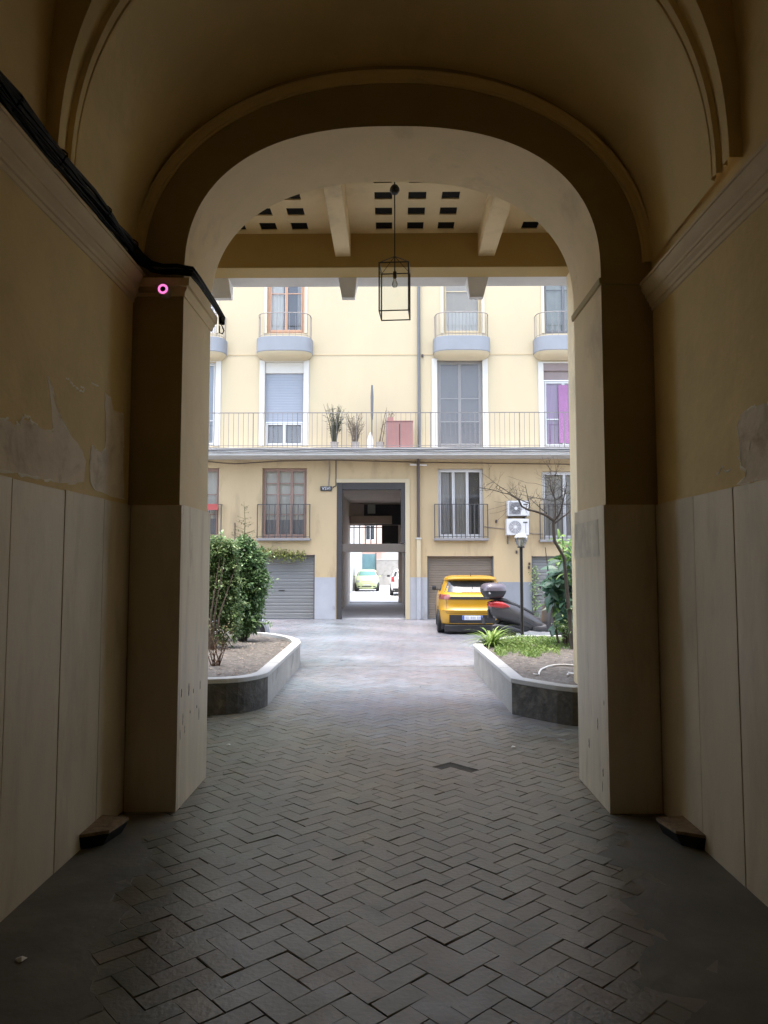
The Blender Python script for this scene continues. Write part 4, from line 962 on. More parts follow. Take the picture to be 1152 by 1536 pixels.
# side wall on the left of the back yard, teal gate, low wall
t = thing('white_yard_wall', 'bright white wall along the left side of the back yard', 'wall', (-3.6, 50, 0))
xw = P(529, 870, 50).x
bx('wall', m_white, xw - .3, xw, 36.2, 66, 0, 7.0, t); bx('coping', m_grey_trim, xw - .35, xw + .05, 36.2, 66, 7.001, 7.1, t, .01)
YT = 66.0
t = thing('teal_gate', 'blue-green metal gate at the end of the back yard behind the green car', 'gate', (P(549, 850, YT).x, YT, 0))
x0, x1 = P(533, 840, YT).x, P(563, 840, YT).x; zt = P(549, 831, YT).z
m_teal = M('teal_metal', (0.17, 0.30, 0.32), 0.5, 0.1, 2)
mb = MB(); rings = []
n = 40
for k in range(n + 1):
    x = x0 + (x1 - x0) * k / n; rings.append([(x, YT + (.03 if k % 2 else 0), 0.05), (x, YT + (.03 if k % 2 else 0), zt)])
mb.loft(rings, closed=False, cap=False); mb.build('panel', m_teal, t)
bx('post', m_pipe_g, x0 - .1, x0 - .002, YT - .05, YT + .06, 0, zt + .1, t, .01); bx('post', m_pipe_g, x1 + .002, x1 + .1, YT - .05, YT + .06, 0, zt + .1, t, .01)
t = thing('yard_wall', 'low pale grey wall closing the right side of the back yard', 'wall', (2, YT - .5, 0))
bx('wall', m_conc, x1 + .12, 14, YT - .5, YT - .2, 0, 1.75 - (852 - 848) / F * YT + .7, t); bx('coping', m_conc_top, x1 + .1, 14, YT - .54, YT - .16, 1.75 + .47, 1.75 + .55, t, .01)
t = thing('garden_pavilion', 'small pale pink building with a white shutter beyond the low yard wall', 'building', (2, 70, 0))
bx('wall', M('pale_pink_wall', (0.62, 0.45, 0.38), 0.8, 0.06, 1), x1 + .5, 8, 70, 74, 0, 3.6, t); bx('roof', m_salmon, x1 + .3, 8.2, 69.7, 74.2, 3.601, 3.8, t, .02)
bx('shutter', m_white, P(578, 840, 70).x, P(597, 840, 70).x + 1.0, 69.95, 69.998, .2, 3.0, t, .01)

# ================================================================ 5. PLANTERS
ZP = 0.42
def planter(pts, n_front, name_l, side):
    """pts: outer outline (x, y), front run first (n_front segments use the mossy, shade-darkened face)"""
    t = thing('planter', name_l, 'planter', (pts[0][0], pts[0][1], 0))
    n = len(pts); c = Vector((sum(p[0] for p in pts) / n, sum(p[1] for p in pts) / n))
    inner = []
    for i in range(n):
        p = Vector(pts[i]); a = (p - Vector(pts[i - 1])).normalized(); b = (Vector(pts[(i + 1) % n]) - p).normalized()
        na = Vector((-a.y, a.x)); nb = Vector((-b.y, b.x)); m_ = (na + nb); m_.normalize(); k = .14 / max(.35, m_.dot(na))
        q = p + m_ * k
        if (q - c).length > (p - c).length: q = p - m_ * k
        inner.append(q)
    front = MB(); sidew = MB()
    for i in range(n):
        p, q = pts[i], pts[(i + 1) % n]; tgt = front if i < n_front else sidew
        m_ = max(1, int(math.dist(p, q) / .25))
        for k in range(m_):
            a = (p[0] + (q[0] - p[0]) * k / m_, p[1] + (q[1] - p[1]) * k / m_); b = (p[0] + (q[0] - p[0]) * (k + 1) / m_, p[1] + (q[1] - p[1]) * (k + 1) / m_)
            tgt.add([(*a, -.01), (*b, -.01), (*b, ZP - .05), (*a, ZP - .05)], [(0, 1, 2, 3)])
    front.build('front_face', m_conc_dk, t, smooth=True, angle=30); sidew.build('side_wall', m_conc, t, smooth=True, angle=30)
    cp_ = MB()
    for i in range(n):
        j = (i + 1) % n
        o0, o1, i0, i1 = Vector(pts[i]), Vector(pts[j]), inner[i], inner[j]
        oo0 = o0 + (o0 - i0).normalized() * .012; oo1 = o1 + (o1 - i1).normalized() * .012
        z0, z1 = ZP - .05, ZP
        cp_.add([(*oo0, z0), (*oo1, z0), (*oo1, z1 - .006), (*oo0, z1 - .006), (*(oo0.lerp(i0, .05)), z1), (*(oo1.lerp(i1, .05)), z1), (*i1, z1), (*i0, z1), (*i1, z0 - .1), (*i0, z0 - .1)],
                [(0, 1, 2, 3), (3, 2, 5, 4), (4, 5, 6, 7), (7, 6, 8, 9), (0, 9, 8, 1)])
    cp_.build('coping', m_conc_top, t)
    for i in range(n):
        o0, o1, i0, i1 = Vector(pts[i]), Vector(pts[(i + 1) % n]), inner[i], inner[(i + 1) % n]
        L_ = (o1 - o0).length
        if L_ < .8 or L_ > 6: continue
        for k in range(1, int(L_ / .95) + 1):
            u = k / (int(L_ / .95) + 1); a = o0.lerp(o1, u); b = i0.lerp(i1, u); d = (o1 - o0).normalized() * .004
            jm = MB(); jm.prism([(a.x - d.x, a.y - d.y), (a.x + d.x, a.y + d.y), (b.x + d.x, b.y + d.y), (b.x - d.x, b.y - d.y)], ZP - .01, ZP + .0012); jm.build('coping_joint', m_joint, t)
    # soil: fine bumpy sheet clipped to the inside outline
    s_ = MB(); 
    bm = bmesh.new(); vs = [bm.verts.new((v.x, v.y, ZP - .055)) for v in inner]; bm.faces.new(vs)
    st = .09
    xs = [v.x for v in inner]; ys_ = [v.y for v in inner]
    k = min(xs)
    while k < max(xs): bmesh.ops.bisect_plane(bm, geom=bm.verts[:] + bm.edges[:] + bm.faces[:], plane_co=(k, 0, 0), plane_no=(1, 0, 0)); k += st
    k = min(ys_)
    while k < max(ys_): bmesh.ops.bisect_plane(bm, geom=bm.verts[:] + bm.edges[:] + bm.faces[:], plane_co=(0, k, 0), plane_no=(0, 1, 0)); k += st
    for v in bm.verts:
        if not v.is_boundary: v.co.z += rnd.uniform(-.012, .02) + .02 * math.sin(v.co.x * 2.1) * math.sin(v.co.y * 1.7)
    bm.verts.index_update()
    s_.add([v.co.copy() for v in bm.verts], [[v.index for v in f.verts] for f in bm.faces]); bm.free()
    s_.build('soil', m_soil, t, smooth=True, angle=80)
    return t
def g2(px, py, z=ZP): v = G(px, py, z); return (v.x, v.y)
L0 = [g2(402, 1007.5), g2(397.5, 1009.4), g2(391, 1011.2), g2(384, 1012.8), g2(375, 1014.4), g2(366, 1015.6), g2(357, 1016.5), g2(340, 1017.6), g2(312, 1018.5)]; L0.append((-6.2, L0[-1][1] + .05))
Lb = [(-6.2, 15.2), g2(375, 948), g2(400, 948.8), g2(418, 951), g2(438, 955), g2(448, 959), g2(450.5, 963)]
planter(L0 + Lb, 9, 'left pale concrete planter with a dark curved front face', -1)
R0 = [(6.2, g2(860, 1030.5)[1] - .15), g2(858.5, 1030.5), g2(835, 1028), g2(812, 1024.5), g2(767.5, 1017)]
Rb = [g2(711, 967.5), g2(712.5, 964.5), g2(717, 962.5), g2(730, 960), g2(747, 957), g2(764, 954.2), g2(782, 953), (6.2, g2(782, 953)[1] + .1)]
planter(R0 + Rb, 4, 'right pale concrete planter with a mossy, shade-darkened front face', 1)

def soil_z(x, y): return ZP - .05 + .02 * math.sin(x * 2.1) * math.sin(y * 1.7)
# ---------------------------------------------------------------- vegetation
def rv(s=1.0): return Vector((rnd.gauss(0, s), rnd.gauss(0, s), rnd.gauss(0, s)))
def leaf_blob(mb, c, r, n, L, w, droop=0.2, dark_in=True):
    # clumps: leaves grouped on short twigs so that gaps and masses show
    made = 0
    while made < n:
        d = rv().normalized(); rad = rnd.uniform(.35, 1.0) ** .6 * (1 if rnd.random() > .12 else rnd.uniform(1.1, 1.45))
        q = Vector((c[0] + d.x * r[0] * rad, c[1] + d.y * r[1] * rad, c[2] + d.z * r[2] * rad)); out = Vector((d.x, d.y, d.z * .7 + .25)).normalized()
        tone = rnd.uniform(0, 1)
        for _ in range(rnd.randint(6, 12)):
            dd = (out + rv(.7)); dd.z -= droop; p = q + rv(.035)
            mb.leaf(p, dd, Vector((rnd.gauss(0, .3), rnd.gauss(0, .3), 1)), L * rnd.uniform(.6, 1.25), w * rnd.uniform(.7, 1.2), min(1, max(0, tone * .45 + rnd.uniform(-.2, .3) + (.6 if rnd.random() < .12 else 0))))
            made += 1
def px_blob(px, py, rx, rz, Y, depth=None):
    s_ = F / Y; p = P(px, py, Y); return (p.x, p.y, p.z), (rx / s_, depth or rx / s_, rz / s_)
m_bark = M('grey_bark', (0.11, 0.085, 0.065), 0.9, 0.25, 8, 0.5, 30, stretch=(3, 3, .6))
m_bark_dk = M('dark_bark', (0.070, 0.058, 0.048), 0.9, 0.25, 8, 0.5, 30, stretch=(3, 3, .6))
m_lg = leaf_mat('shrub_green', (0.045, 0.11, 0.035), (0.40, 0.56, 0.27), rough=.28)
m_lg2 = leaf_mat('pale_shrub_green', (0.07, 0.14, 0.045), (0.42, 0.52, 0.25), rough=.35)
m_lg3 = leaf_mat('bluish_green', (0.03, 0.075, 0.045), (0.13, 0.24, 0.16), rough=.3)
# dense shrub near the back of the left planter
b0 = G(366, 962, ZP - .06); Y1 = b0.y
t = thing('evergreen_shrub', 'dense dark green shrub with a thin spire on top in the left planter', 'shrub', (b0.x, b0.y, ZP - .08))
mb = MB()
for k in range(7):
    a = rnd.uniform(-.2, .2); mb.tube([b0 + Vector((a * .3, rnd.uniform(-.05, .05), -.05)), b0 + Vector((a, rnd.uniform(-.2, .2), .5)), b0 + Vector((a * 1.6, rnd.uniform(-.25, .25), 1.2))], [.028, .02, .008], n=6)
mb.build('trunk', m_bark_dk, t, smooth=True)
mb = MB()
for (px, py, rx, rz, n) in ((372, 842, 25, 20, 1500), (374, 868, 26, 26, 1900), (366, 893, 26, 24, 1500), (374, 915, 20, 20, 900), (366, 938, 16, 16, 600), (368, 822, 14, 14, 500), (352, 850, 14, 24, 600), (346, 878, 18, 24, 700), (352, 912, 18, 22, 600), (386, 890, 12, 20, 350)):
    c, r = px_blob(px, py, rx * .8, rz * .85, Y1); leaf_blob(mb, c, (r[0] * 1.2, r[0] * 1.1, r[2] * 1.15), int(n * 1.45), .085, .052)
def shoots(mb, cx_, Y_, z0_, n, L, w):
    for k in range(n):
        sg_ = rnd.choice((-1, 1)); p0 = Vector((cx_ + sg_ * rnd.uniform(.05, .25), Y_ + rnd.uniform(-.3, .1), rnd.uniform(z0_, z0_ + 1.5))); d = Vector((sg_ * rnd.uniform(.2, .9), rnd.uniform(-.7, .2), rnd.uniform(.0, .9))).normalized(); LL = rnd.uniform(.18, .42)
        for j in range(16):
            q = p0 + d * LL * j / 15 + Vector((0, 0, -.10 * (j / 15) ** 2)); mb.leaf(q + rv(.012), d + rv(.8), Vector((0, 0, 1)), L * rnd.uniform(.5, 1.1), w * rnd.uniform(.6, 1.1), rnd.random() ** .7)
shoots(mb, b0.x, Y1, .65, 26, .10, .06)
mb.build('foliage', m_lg, t)
mb = MB(); s0 = P(366, 815, Y1); s1 = P(366, 752, Y1); mb.tube([s0, s0.lerp(s1, .5) + Vector((.02, 0, 0)), s1], [.012, .007, .002], n=5)
for k in range(26):
    u = rnd.random() ** 1.3; q = s0.lerp(s1, u); d = Vector((rnd.choice((-1, 1)), rnd.uniform(-.6, .6), .35)); ln_ = (.24 * (1 - u) + .04)
    mb.tube([q, q + d.normalized() * ln_], [.004, .0015], n=3)
    for j in range(int(7 * (1 - u)) + 1): mb.leaf(q + d.normalized() * ln_ * rnd.random(), rv(), Vector((0, 0, 1)), .04, .016, .4)
mb.build('spire', leaf_mat('olive_spire', (0.05, 0.06, 0.02), (0.14, 0.15, 0.06)), t)
# lighter mixed shrub at the left edge
b1 = G(318, 985, ZP - .06); b1 = Vector((b1.x - .25, 12.2, ZP - .06))
t = thing('evergreen_shrub', 'lighter loose shrub beside the left arch pier, left of the dense dark shrub', 'shrub', b1)
mb = MB()
for k in range(6):
    a = rnd.uniform(-.35, .3); mb.tube([b1 + Vector((a * .3, 0, -.05)), b1 + Vector((a * .7, rnd.uniform(-.2, .2), .6)), b1 + Vector((a * 1.5, rnd.uniform(-.25, .25), 1.5))], [.022, .015, .006], n=6)
mb.build('trunk', m_bark, t, smooth=True)
mb = MB()
for (px, py, rx, rz, n) in ((326, 838, 22, 22, 650), (300, 850, 30, 40, 900), (334, 872, 22, 28, 900), (318, 905, 26, 26, 700), (342, 920, 20, 26, 650), (298, 920, 30, 40, 700), (338, 950, 18, 16, 260), (341, 850, 16, 22, 500), (344, 884, 14, 22, 420), (322, 816, 12, 10, 140), (346, 822, 12, 12, 200)):
    c, r = px_blob(px, py, rx * .85, rz * .85, 12.4); leaf_blob(mb, c, (r[0] * 1.15, r[0], r[2] * 1.15), int(n * 1.6), .072, .05, .1)
mb.build('foliage', m_lg2, t)
# young twigs in front
b2 = G(322, 998, ZP - .06)
t = thing('bare_bush', 'small leafless brown bush on the soil at the front of the left planter', 'bush', b2)
mb = MB()
for k in range(12):
    d = Vector((rnd.uniform(-.25, .22), rnd.uniform(-.2, .2), rnd.uniform(.3, .62))); p0 = b2 + Vector((rnd.uniform(-.05, .08), 0, -.02)); p2 = p0 + d
    mb.tube([p0, p0.lerp(p2, .5) + rv(.015), p2], [.010, .006, .002], n=4)
    for j in range(4): q = p0.lerp(p2, rnd.uniform(.4, 1)); mb.tube([q, q + rv(.07)], [.003, .001], n=3)
mb.build('branches', M('brown_twig', (0.13, 0.075, 0.045), 0.9, 0.2, 10), t)
mb = MB()
for k in range(90): mb.leaf(b2 + Vector((rnd.uniform(-.25, .25), rnd.uniform(-.2, .2), rnd.uniform(.25, .6))), rv(), Vector((0, 0, 1)), .035, .018, rnd.random())
mb.build('leaves', leaf_mat('rusty_leaves', (0.16, 0.10, 0.05), (0.30, 0.26, 0.10)), t)
# stones and dry leaves on the soil
mb = MB()
for k in range(650):
    sd_ = rnd.random() < .5
    x = rnd.uniform(-3.4, -1.75) if sd_ else rnd.uniform(1.65, 3.2); y = rnd.uniform(9.4, 14.2)
    s_ = rnd.uniform(.008, .028)
    lim = 1.72 + max(0, (y - 13.4)) * .8 if True else 0
    if abs(x) < lim: continue
    c = Vector((x, y, soil_z(x, y) + s_ * .1)); vs = [c + Vector((dx_ * s_ * rnd.uniform(.6, 1.3), dy_ * s_ * rnd.uniform(.6, 1.3), dz_ * s_ * .7)) for dx_, dy_, dz_ in ((1, 0, 0), (0, 1, 0), (-1, 0, 0), (0, -1, 0), (0, 0, 1))]
    mb.add(vs, [(0, 1, 4), (1, 2, 4), (2, 3, 4), (3, 0, 4)])
o = mb.build('gravel', M('soil_crumbs', (0.240, 0.200, 0.160), 0.95, 0.4, 20), None, origin=(0, 11, ZP)); o['kind'] = 'stuff'; tag(o, 'loose crumbs, stones and dry leaf bits on the planter soil', 'gravel')
# grass on the right planter
mb = MB(); m_gr = leaf_mat('lawn_green', (0.09, 0.17, 0.03), (0.30, 0.42, 0.11))
for k in range(22000):
    px = rnd.uniform(742, 905); py = rnd.uniform(953, 986)
    edge = 985 - abs(px - 790) * .05 + 5 * math.sin(px * .12) - 5
    if py > edge - (12 if px > 840 else 0) + rnd.gauss(0, 3): continue
    if rnd.random() > .95 - .35 * (math.sin(px * .21) * math.sin(py * .4) > .3): continue
    v = G(px, py, ZP - .045)
    if v.y > 14.25 or v.x < 1.62 + max(0, v.y - 13.2) * .75: continue
    b = Vector((v.x, v.y, soil_z(v.x, v.y) - .005)); d = Vector((rnd.gauss(0, .5), rnd.gauss(0, .5), 1)).normalized(); h = rnd.uniform(.03, .085); w = Vector((rnd.uniform(-1, 1), rnd.uniform(-1, 1), 0)).normalized() * .005
    col = rnd.random(); mb.add([b - w, b + w, b + d * h + Vector((d.x, d.y, 0)) * h * .4], [(0, 1, 2)], 0, col)
    if k % 9 == 0: mb.leaf(b + Vector((0, 0, .02)), d, Vector((0, 0, 1)), .05, .03, col)
o = mb.build('grass', m_gr, None, origin=(2.6, 13, ZP)); o['kind'] = 'stuff'; tag(o, 'short green grass growing over the back of the right planter', 'grass')
# strap-leaved plant
b3 = G(737, 969, ZP - .05)
t = thing('strap_leaf_plant', 'bright green strap-leaved plant at the back left corner of the right planter', 'plant', b3)
mb = MB()
for k in range(110):
    an = rnd.uniform(0, 2 * math.pi); L_ = rnd.uniform(.32, .66); el = rnd.uniform(.5, 1.35); d = Vector((math.cos(an), math.sin(an), 0)); sd_ = Vector((-d.y, d.x, 0)); w = rnd.uniform(.012, .020)
    p = b3 + d * .03 + rv(.015); p.z = b3.z - .01; pr = []; c_ = rnd.random(); e = el
    for i in range(6):
        ww = w * (1 - (i / 5) ** 2) + .001; pr.append((p - sd_ * ww, p + sd_ * ww)); p = p + (d * math.cos(e) + Vector((0, 0, math.sin(e)))) * L_ / 5; e -= .32
    for i in range(5): mb.add([pr[i][0], pr[i][1], pr[i + 1][1], pr[i + 1][0]], [(0, 1, 2, 3)], 0, c_)
mb.build('leaves', leaf_mat('bright_strap_green', (0.10, 0.20, 0.03), (0.38, 0.50, 0.14)), t)
# big-leaved shrub on the right
b4 = G(850, 965, ZP - .05); b4 = Vector((2.95, 12.9, ZP - .06))
t = thing('broadleaf_shrub', 'big-leaved glossy green shrub beside the right arch pier', 'shrub', b4)
mb = MB()
for k in range(8):
    a = rnd.uniform(-.25, .4); mb.tube([b4 + Vector((a * .3, 0, -.05)), b4 + Vector((a * .8, rnd.uniform(-.2, .2), .7)), b4 + Vector((a * 1.3, rnd.uniform(-.25, .25), 1.7))], [.022, .014, .007], n=6)
mb.build('trunk', m_bark, t, smooth=True)
def big_leaves(mb, spots, L, w, n):
    for (px, py, sx, sy) in spots:
        for k in range(n):
            p = P(px + rnd.gauss(0, sx), py + rnd.gauss(0, sy), 12.9 + rnd.gauss(0, .25))
            d = Vector((rnd.gauss(-.25, .8), rnd.gauss(-.35, .6), rnd.gauss(-.25, .5))).normalized(); up = Vector((rnd.gauss(0, .4), rnd.gauss(-.3, .4), 1)); LL = L * rnd.uniform(.6, 1.25); ww = w * rnd.uniform(.7, 1.2); c_ = rnd.random()
            side = d.cross(up).normalized(); nn = side.cross(d).normalized(); N_ = 6; pr = []
            for i in range(N_ + 1):
                u = i / N_; wd = ww * .5 * (math.sin(math.pi * min(1, u * .93 + .05)) ** .8) + .001; c0 = p + d * LL * u - nn * LL * .30 * u * u + nn * 0
                pr.append((c0 - side * wd + nn * wd * .35, c0, c0 + side * wd + nn * wd * .35))
            for i in range(N_):
                mb.add([*pr[i], *pr[i + 1]], [(0, 1, 4, 3), (1, 2, 5, 4)], 0, c_)
mb = MB(); big_leaves(mb, ((846, 880, 9, 10), (856, 905, 8, 12), (836, 890, 7, 7), (852, 850, 7, 9), (862, 870, 8, 20), (880, 890, 12, 25), (845, 925, 8, 9), (833, 872, 6, 5), (840, 862, 8, 6), (828, 886, 5, 5)), .26, .14, 22)
mb.build('foliage', m_lg3, t)
mb = MB(); big_leaves(mb, ((848, 815, 8, 5), (843, 838, 7, 6), (856, 826, 7, 8), (850, 862, 8, 8), (838, 905, 6, 9), (870, 830, 10, 16), (850, 940, 8, 8)), .17, .065, 24)
mb.build('foliage', leaf_mat('fresh_green', (0.06, 0.15, 0.02), (0.26, 0.42, 0.10), rough=.35), t)
mb = MB()
for k in range(260): mb.leaf(P(rnd.gauss(850, 9), rnd.gauss(938, 9), 12.7 + rnd.gauss(0, .2)), rv(), Vector((0, 0, 1)), .05, .035, rnd.random())
mb.build('foliage', m_lg2, t)
# thin creeper on the right garage edge
t = thing('climbing_vine', 'thin ivy strand climbing the edge of the right garage door', 'vine', (fx(801), YB - .1, 0))
mb = MB(); mb.tube([(fx(801), YB - .05, 0), (fx(800), YB - .05, fz(880)), (fx(802), YB - .05, fz(850))], .01, n=5); mb.build('stem', m_twig, t)
mb = MB()
for k in range(260): mb.leaf(Vector((fx(801 + rnd.gauss(0, 2.8)), YB - rnd.uniform(.03, .2), rnd.uniform(.1, fz(848)))), rv(), Vector((0, 0, 1)), .08, .055, rnd.random())
mb.build('leaves', m_lg2, t)

# bare tree, limbs traced and spread in depth
YT_ = 12.3
def tp(px, py, dy_=0.0): return P(px, py, YT_ + dy_)
tb = tp(848, 850); base = Vector((tb.x + .12, YT_ + .1, ZP - .08))
t = thing('bare_tree', 'small leafless tree with thin dark branches spreading in front of the air conditioners', 'tree', base)
mb = MB(); mb.tube([base, tp(850, 880, .08), tp(846, 836, .05), tp(838, 822), tp(832, 812), tp(830.5, 800), tp(830, 790), tp(830.5, 781)], [.036, .032, .027, .026, .028, .027, .026, .025], n=8)
mb.build('trunk', m_bark_dk, t, smooth=True, angle=80)
mb = MB()
def limb(pts, r0, r1, dyv):
    n = len(pts); q = []
    for i, (x, y) in enumerate(pts):
        u = i / (n - 1); q.append(tp(x, y, dyv * u) + (rv(.008) if i else Vector((0, 0, 0))))
    # smooth once
    out = [q[0]]
    for i in range(len(q) - 1): out += [q[i].lerp(q[i + 1], .5) + rv(.004), q[i + 1]]
    mb.tube(out, [r0 + (r1 - r0) * i / (len(out) - 1) for i in range(len(out))], n=6)
    return out
def twigs(path, n, l, start=.3):
    for k in range(n):
        i = rnd.randint(int(len(path) * start), len(path) - 2); q = path[i].lerp(path[i + 1], rnd.random()); d = (rv() + Vector((-.2, 0, .5))).normalized(); L_ = l * rnd.uniform(.4, 1.2)
        m_ = q + d * L_ * .5 + rv(.02); e_ = q + d * L_ + Vector((0, 0, .02)); mb.tube([q, m_, e_], [.004, .003, .0012], n=3)
        for j in range(2): s_ = m_.lerp(e_, rnd.random()); mb.tube([s_, s_ + (d + rv(.7)).normalized() * L_ * .4], [.0022, .001], n=3)
A = limb([(830.5, 781), (820, 774.6), (809, 769), (793, 764.5), (784, 759.4), (777.4, 751), (775, 747.5), (764, 741), (752.6, 738.5), (730, 732), (712, 729)], .024, .003, -.35); twigs(A, 22, .28)
A2 = limb([(793, 764.5), (794.3, 755), (794.3, 746.4), (788.7, 728.4)], .011, .003, -.3); twigs(A2, 5, .15)
A3 = limb([(794, 755), (785, 751), (775, 747), (752.6, 731.8), (738, 721), (722, 711)], .009, .0025, -.5); twigs(A3, 10, .25)
A4 = limb([(820, 774.6), (817, 762), (817, 750), (794, 745), (773, 741)], .011, .003, .25); twigs(A4, 9, .2)
A5 = limb([(821, 770), (807, 758), (794, 746.5)], .009, .005, .1); twigs(A5, 5, .2)
A6 = limb([(824, 731), (803, 725), (792, 725), (762, 715)], .004, .002, .2)
B1 = limb([(831, 783), (833, 765), (833, 751), (826, 734), (824.8, 720), (826, 706)], .019, .004, .2); twigs(B1, 34, .32, .35)
B2 = limb([(833, 751), (841, 744), (848.5, 739.7)], .008, .004, -.1); twigs(B2, 8, .25)
B3 = limb([(833, 760), (830, 735), (834, 708)], .007, .002, -.2); twigs(B3, 24, .3, .2)
C1 = limb([(832, 780), (836, 773.5), (843, 757.7), (848, 738.5), (851, 724)], .018, .005, -.15); twigs(C1, 18, .3)
D1 = limb([(832, 785), (852, 770), (872, 745), (885, 720)], .016, .004, .3); twigs(D1, 18, .3)
E1 = limb([(830, 788), (828, 790), (829, 797), (831, 803)], .006, .004, 0)
for st in ((729, 766, 762, 757), (735, 770, 762, 763), (741, 752, 765, 750), (762, 766, 747, 780)):
    limb([(st[2], st[3]), ((st[0] + st[2]) / 2, (st[1] + st[3]) / 2 + 1), (st[0], st[1])], .003, .002, .1)
mb.build('branches', m_bark_dk, t, smooth=True, angle=80)
mb = MB()
for pth in (A, A3, B1, B3):
    for k in range(60):
        i = rnd.randint(len(pth) // 2, len(pth) - 1); mb.leaf(pth[i] + rv(.13), rv(), Vector((0, 0, 1)), .022, .012, rnd.random())
mb.build('foliage', leaf_mat('olive_buds', (0.12, 0.11, 0.03), (0.34, 0.33, 0.12)), t)

# hose on the soil
hp = [G(x, y, ZP - .03) for x, y in ((800, 1011), (808, 1012), (809, 1008), (812, 1004.5), (821.4, 1001), (831, 999.3), (840.5, 998.6), (858, 999), (880, 1002))]
mb = MB()
sm = [hp[0]]
for i in range(len(hp) - 1): sm += [hp[i].lerp(hp[i + 1], .5), hp[i + 1]]
for v in sm: v.z = soil_z(v.x, v.y) + .014
mb.tube(sm, .011, n=8); lp = G(858, 1013, ZP - .03)
mb.tube([(lp.x - .05 * math.cos(a * .5), lp.y + .10 * math.sin(a * .5), soil_z(lp.x, lp.y) + .018 + .003 * a) for a in range(13)], .010, n=7)
tag(mb.build('garden_hose', M('pale_hose', (0.68, 0.66, 0.62), 0.5, 0.05, 5), None, smooth=True, origin=sm[3]), 'pale hose curving over the soil at the front of the right planter', 'hose')

# lamp post
lb = G(783.5, 957, ZP - .05); YL2 = lb.y
t = thing('lamp_post', 'short black garden lamp post with a clear globe in the right planter', 'street lamp', lb)
zt = P(783, 821, YL2).z; x = lb.x
mb = MB(); mb.tube([(x, YL2, ZP - .08), (x, YL2, zt)], .031, n=14); mb.build('pole', m_metal_dk, t, smooth=True)
mb = MB(); mb.lathe([(0, 0), (.075, 0), (.075, .018), (.045, .03), (0, .03)], (x, YL2, ZP - .06), 18); mb.build('base_plate', m_metal_dk, t)
mb = MB(); mb.lathe([(0, -.01), (.068, -.01), (.072, 0), (.068, .012), (0, .012)], (x, YL2, zt), 20); mb.build('collar', m_metal_dk, t, smooth=True)
ZT = zt + .013; hh = P(783, 800, YL2).z - ZT
mb = MB(); mb.lathe([(.055, 0), (.085, .04), (.118, hh * .5), (.125, hh * .68), (.105, hh * .74)], (x - .0, YL2, ZT), 28); mb.build('globe', m_glass_lamp, t, smooth=True)
mb = MB(); mb.lathe([(.128, hh * .68), (.12, hh * .76), (.09, hh * .9), (.04, hh * .985), (0, hh)], (x, YL2, ZT), 28); mb.build('cap', M('milky_cap', (0.450, 0.460, 0.460), 0.25, 0.03, 4), t, smooth=True)
mb = MB(); mb.lathe([(0, 0), (.022, 0), (.022, .06), (.035, .10), (.03, .14), (0, .155)], (x, YL2, ZT), 12); mb.build('bulb', m_pvc, t, smooth=True)

# wheel and mudguard just visible behind the left planter
c = P(380, 948, 16.2); zc_ = .30
t = thing('parked_moped', 'blue-grey mudguard and dark wheel of a moped behind the left planter', 'moped', (c.x, 16.2, 0))
mb = MB(); mb.lathe([(.17, -.05), (.26, -.055), (.29, -.03), (.30, 0), (.29, .03), (.26, .055), (.17, .05), (.17, -.05)], (c.x, 16.2, .30), 30, 'y'); w = mb.build('wheel', m_tyre, t, smooth=True)
mb = MB(); mb.lathe([(.0, -.04), (.17, -.03), (.17, .03), (0, .04)], (c.x, 16.2, .30), 24, 'y'); mb.build('rim', m_pipe_g, w)
mb = MB(); rings = []
for k in range(15):
    a = R(-15 + k * 11); rr = .325
    rings.append([(c.x + math.cos(a) * (rr + o_), 16.2 + d_, .30 + math.sin(a) * (rr + o_)) for d_, o_ in ((-.08, -.05), (-.075, 0), (-.04, .022), (.04, .022), (.075, 0), (.08, -.05))])
mb.loft(rings, closed=False, cap=False); mb.build('mudguard', m_blueg, t, smooth=True)
mb = MB(); mb.loft([[(c.x - .2, 16.1, .25), (c.x - .2, 16.3, .25), (c.x - .2, 16.28, .62), (c.x - .2, 16.12, .62)], [(c.x - .9, 16.08, .22), (c.x - .9, 16.32, .22), (c.x - .9, 16.3, .48), (c.x - .9, 16.1, .48)], [(c.x - 1.1, 16.15, .3), (c.x - 1.1, 16.25, .3), (c.x - 1.15, 16.25, .8), (c.x - 1.15, 16.15, .8)]]); mb.build('body', m_blueg, t)

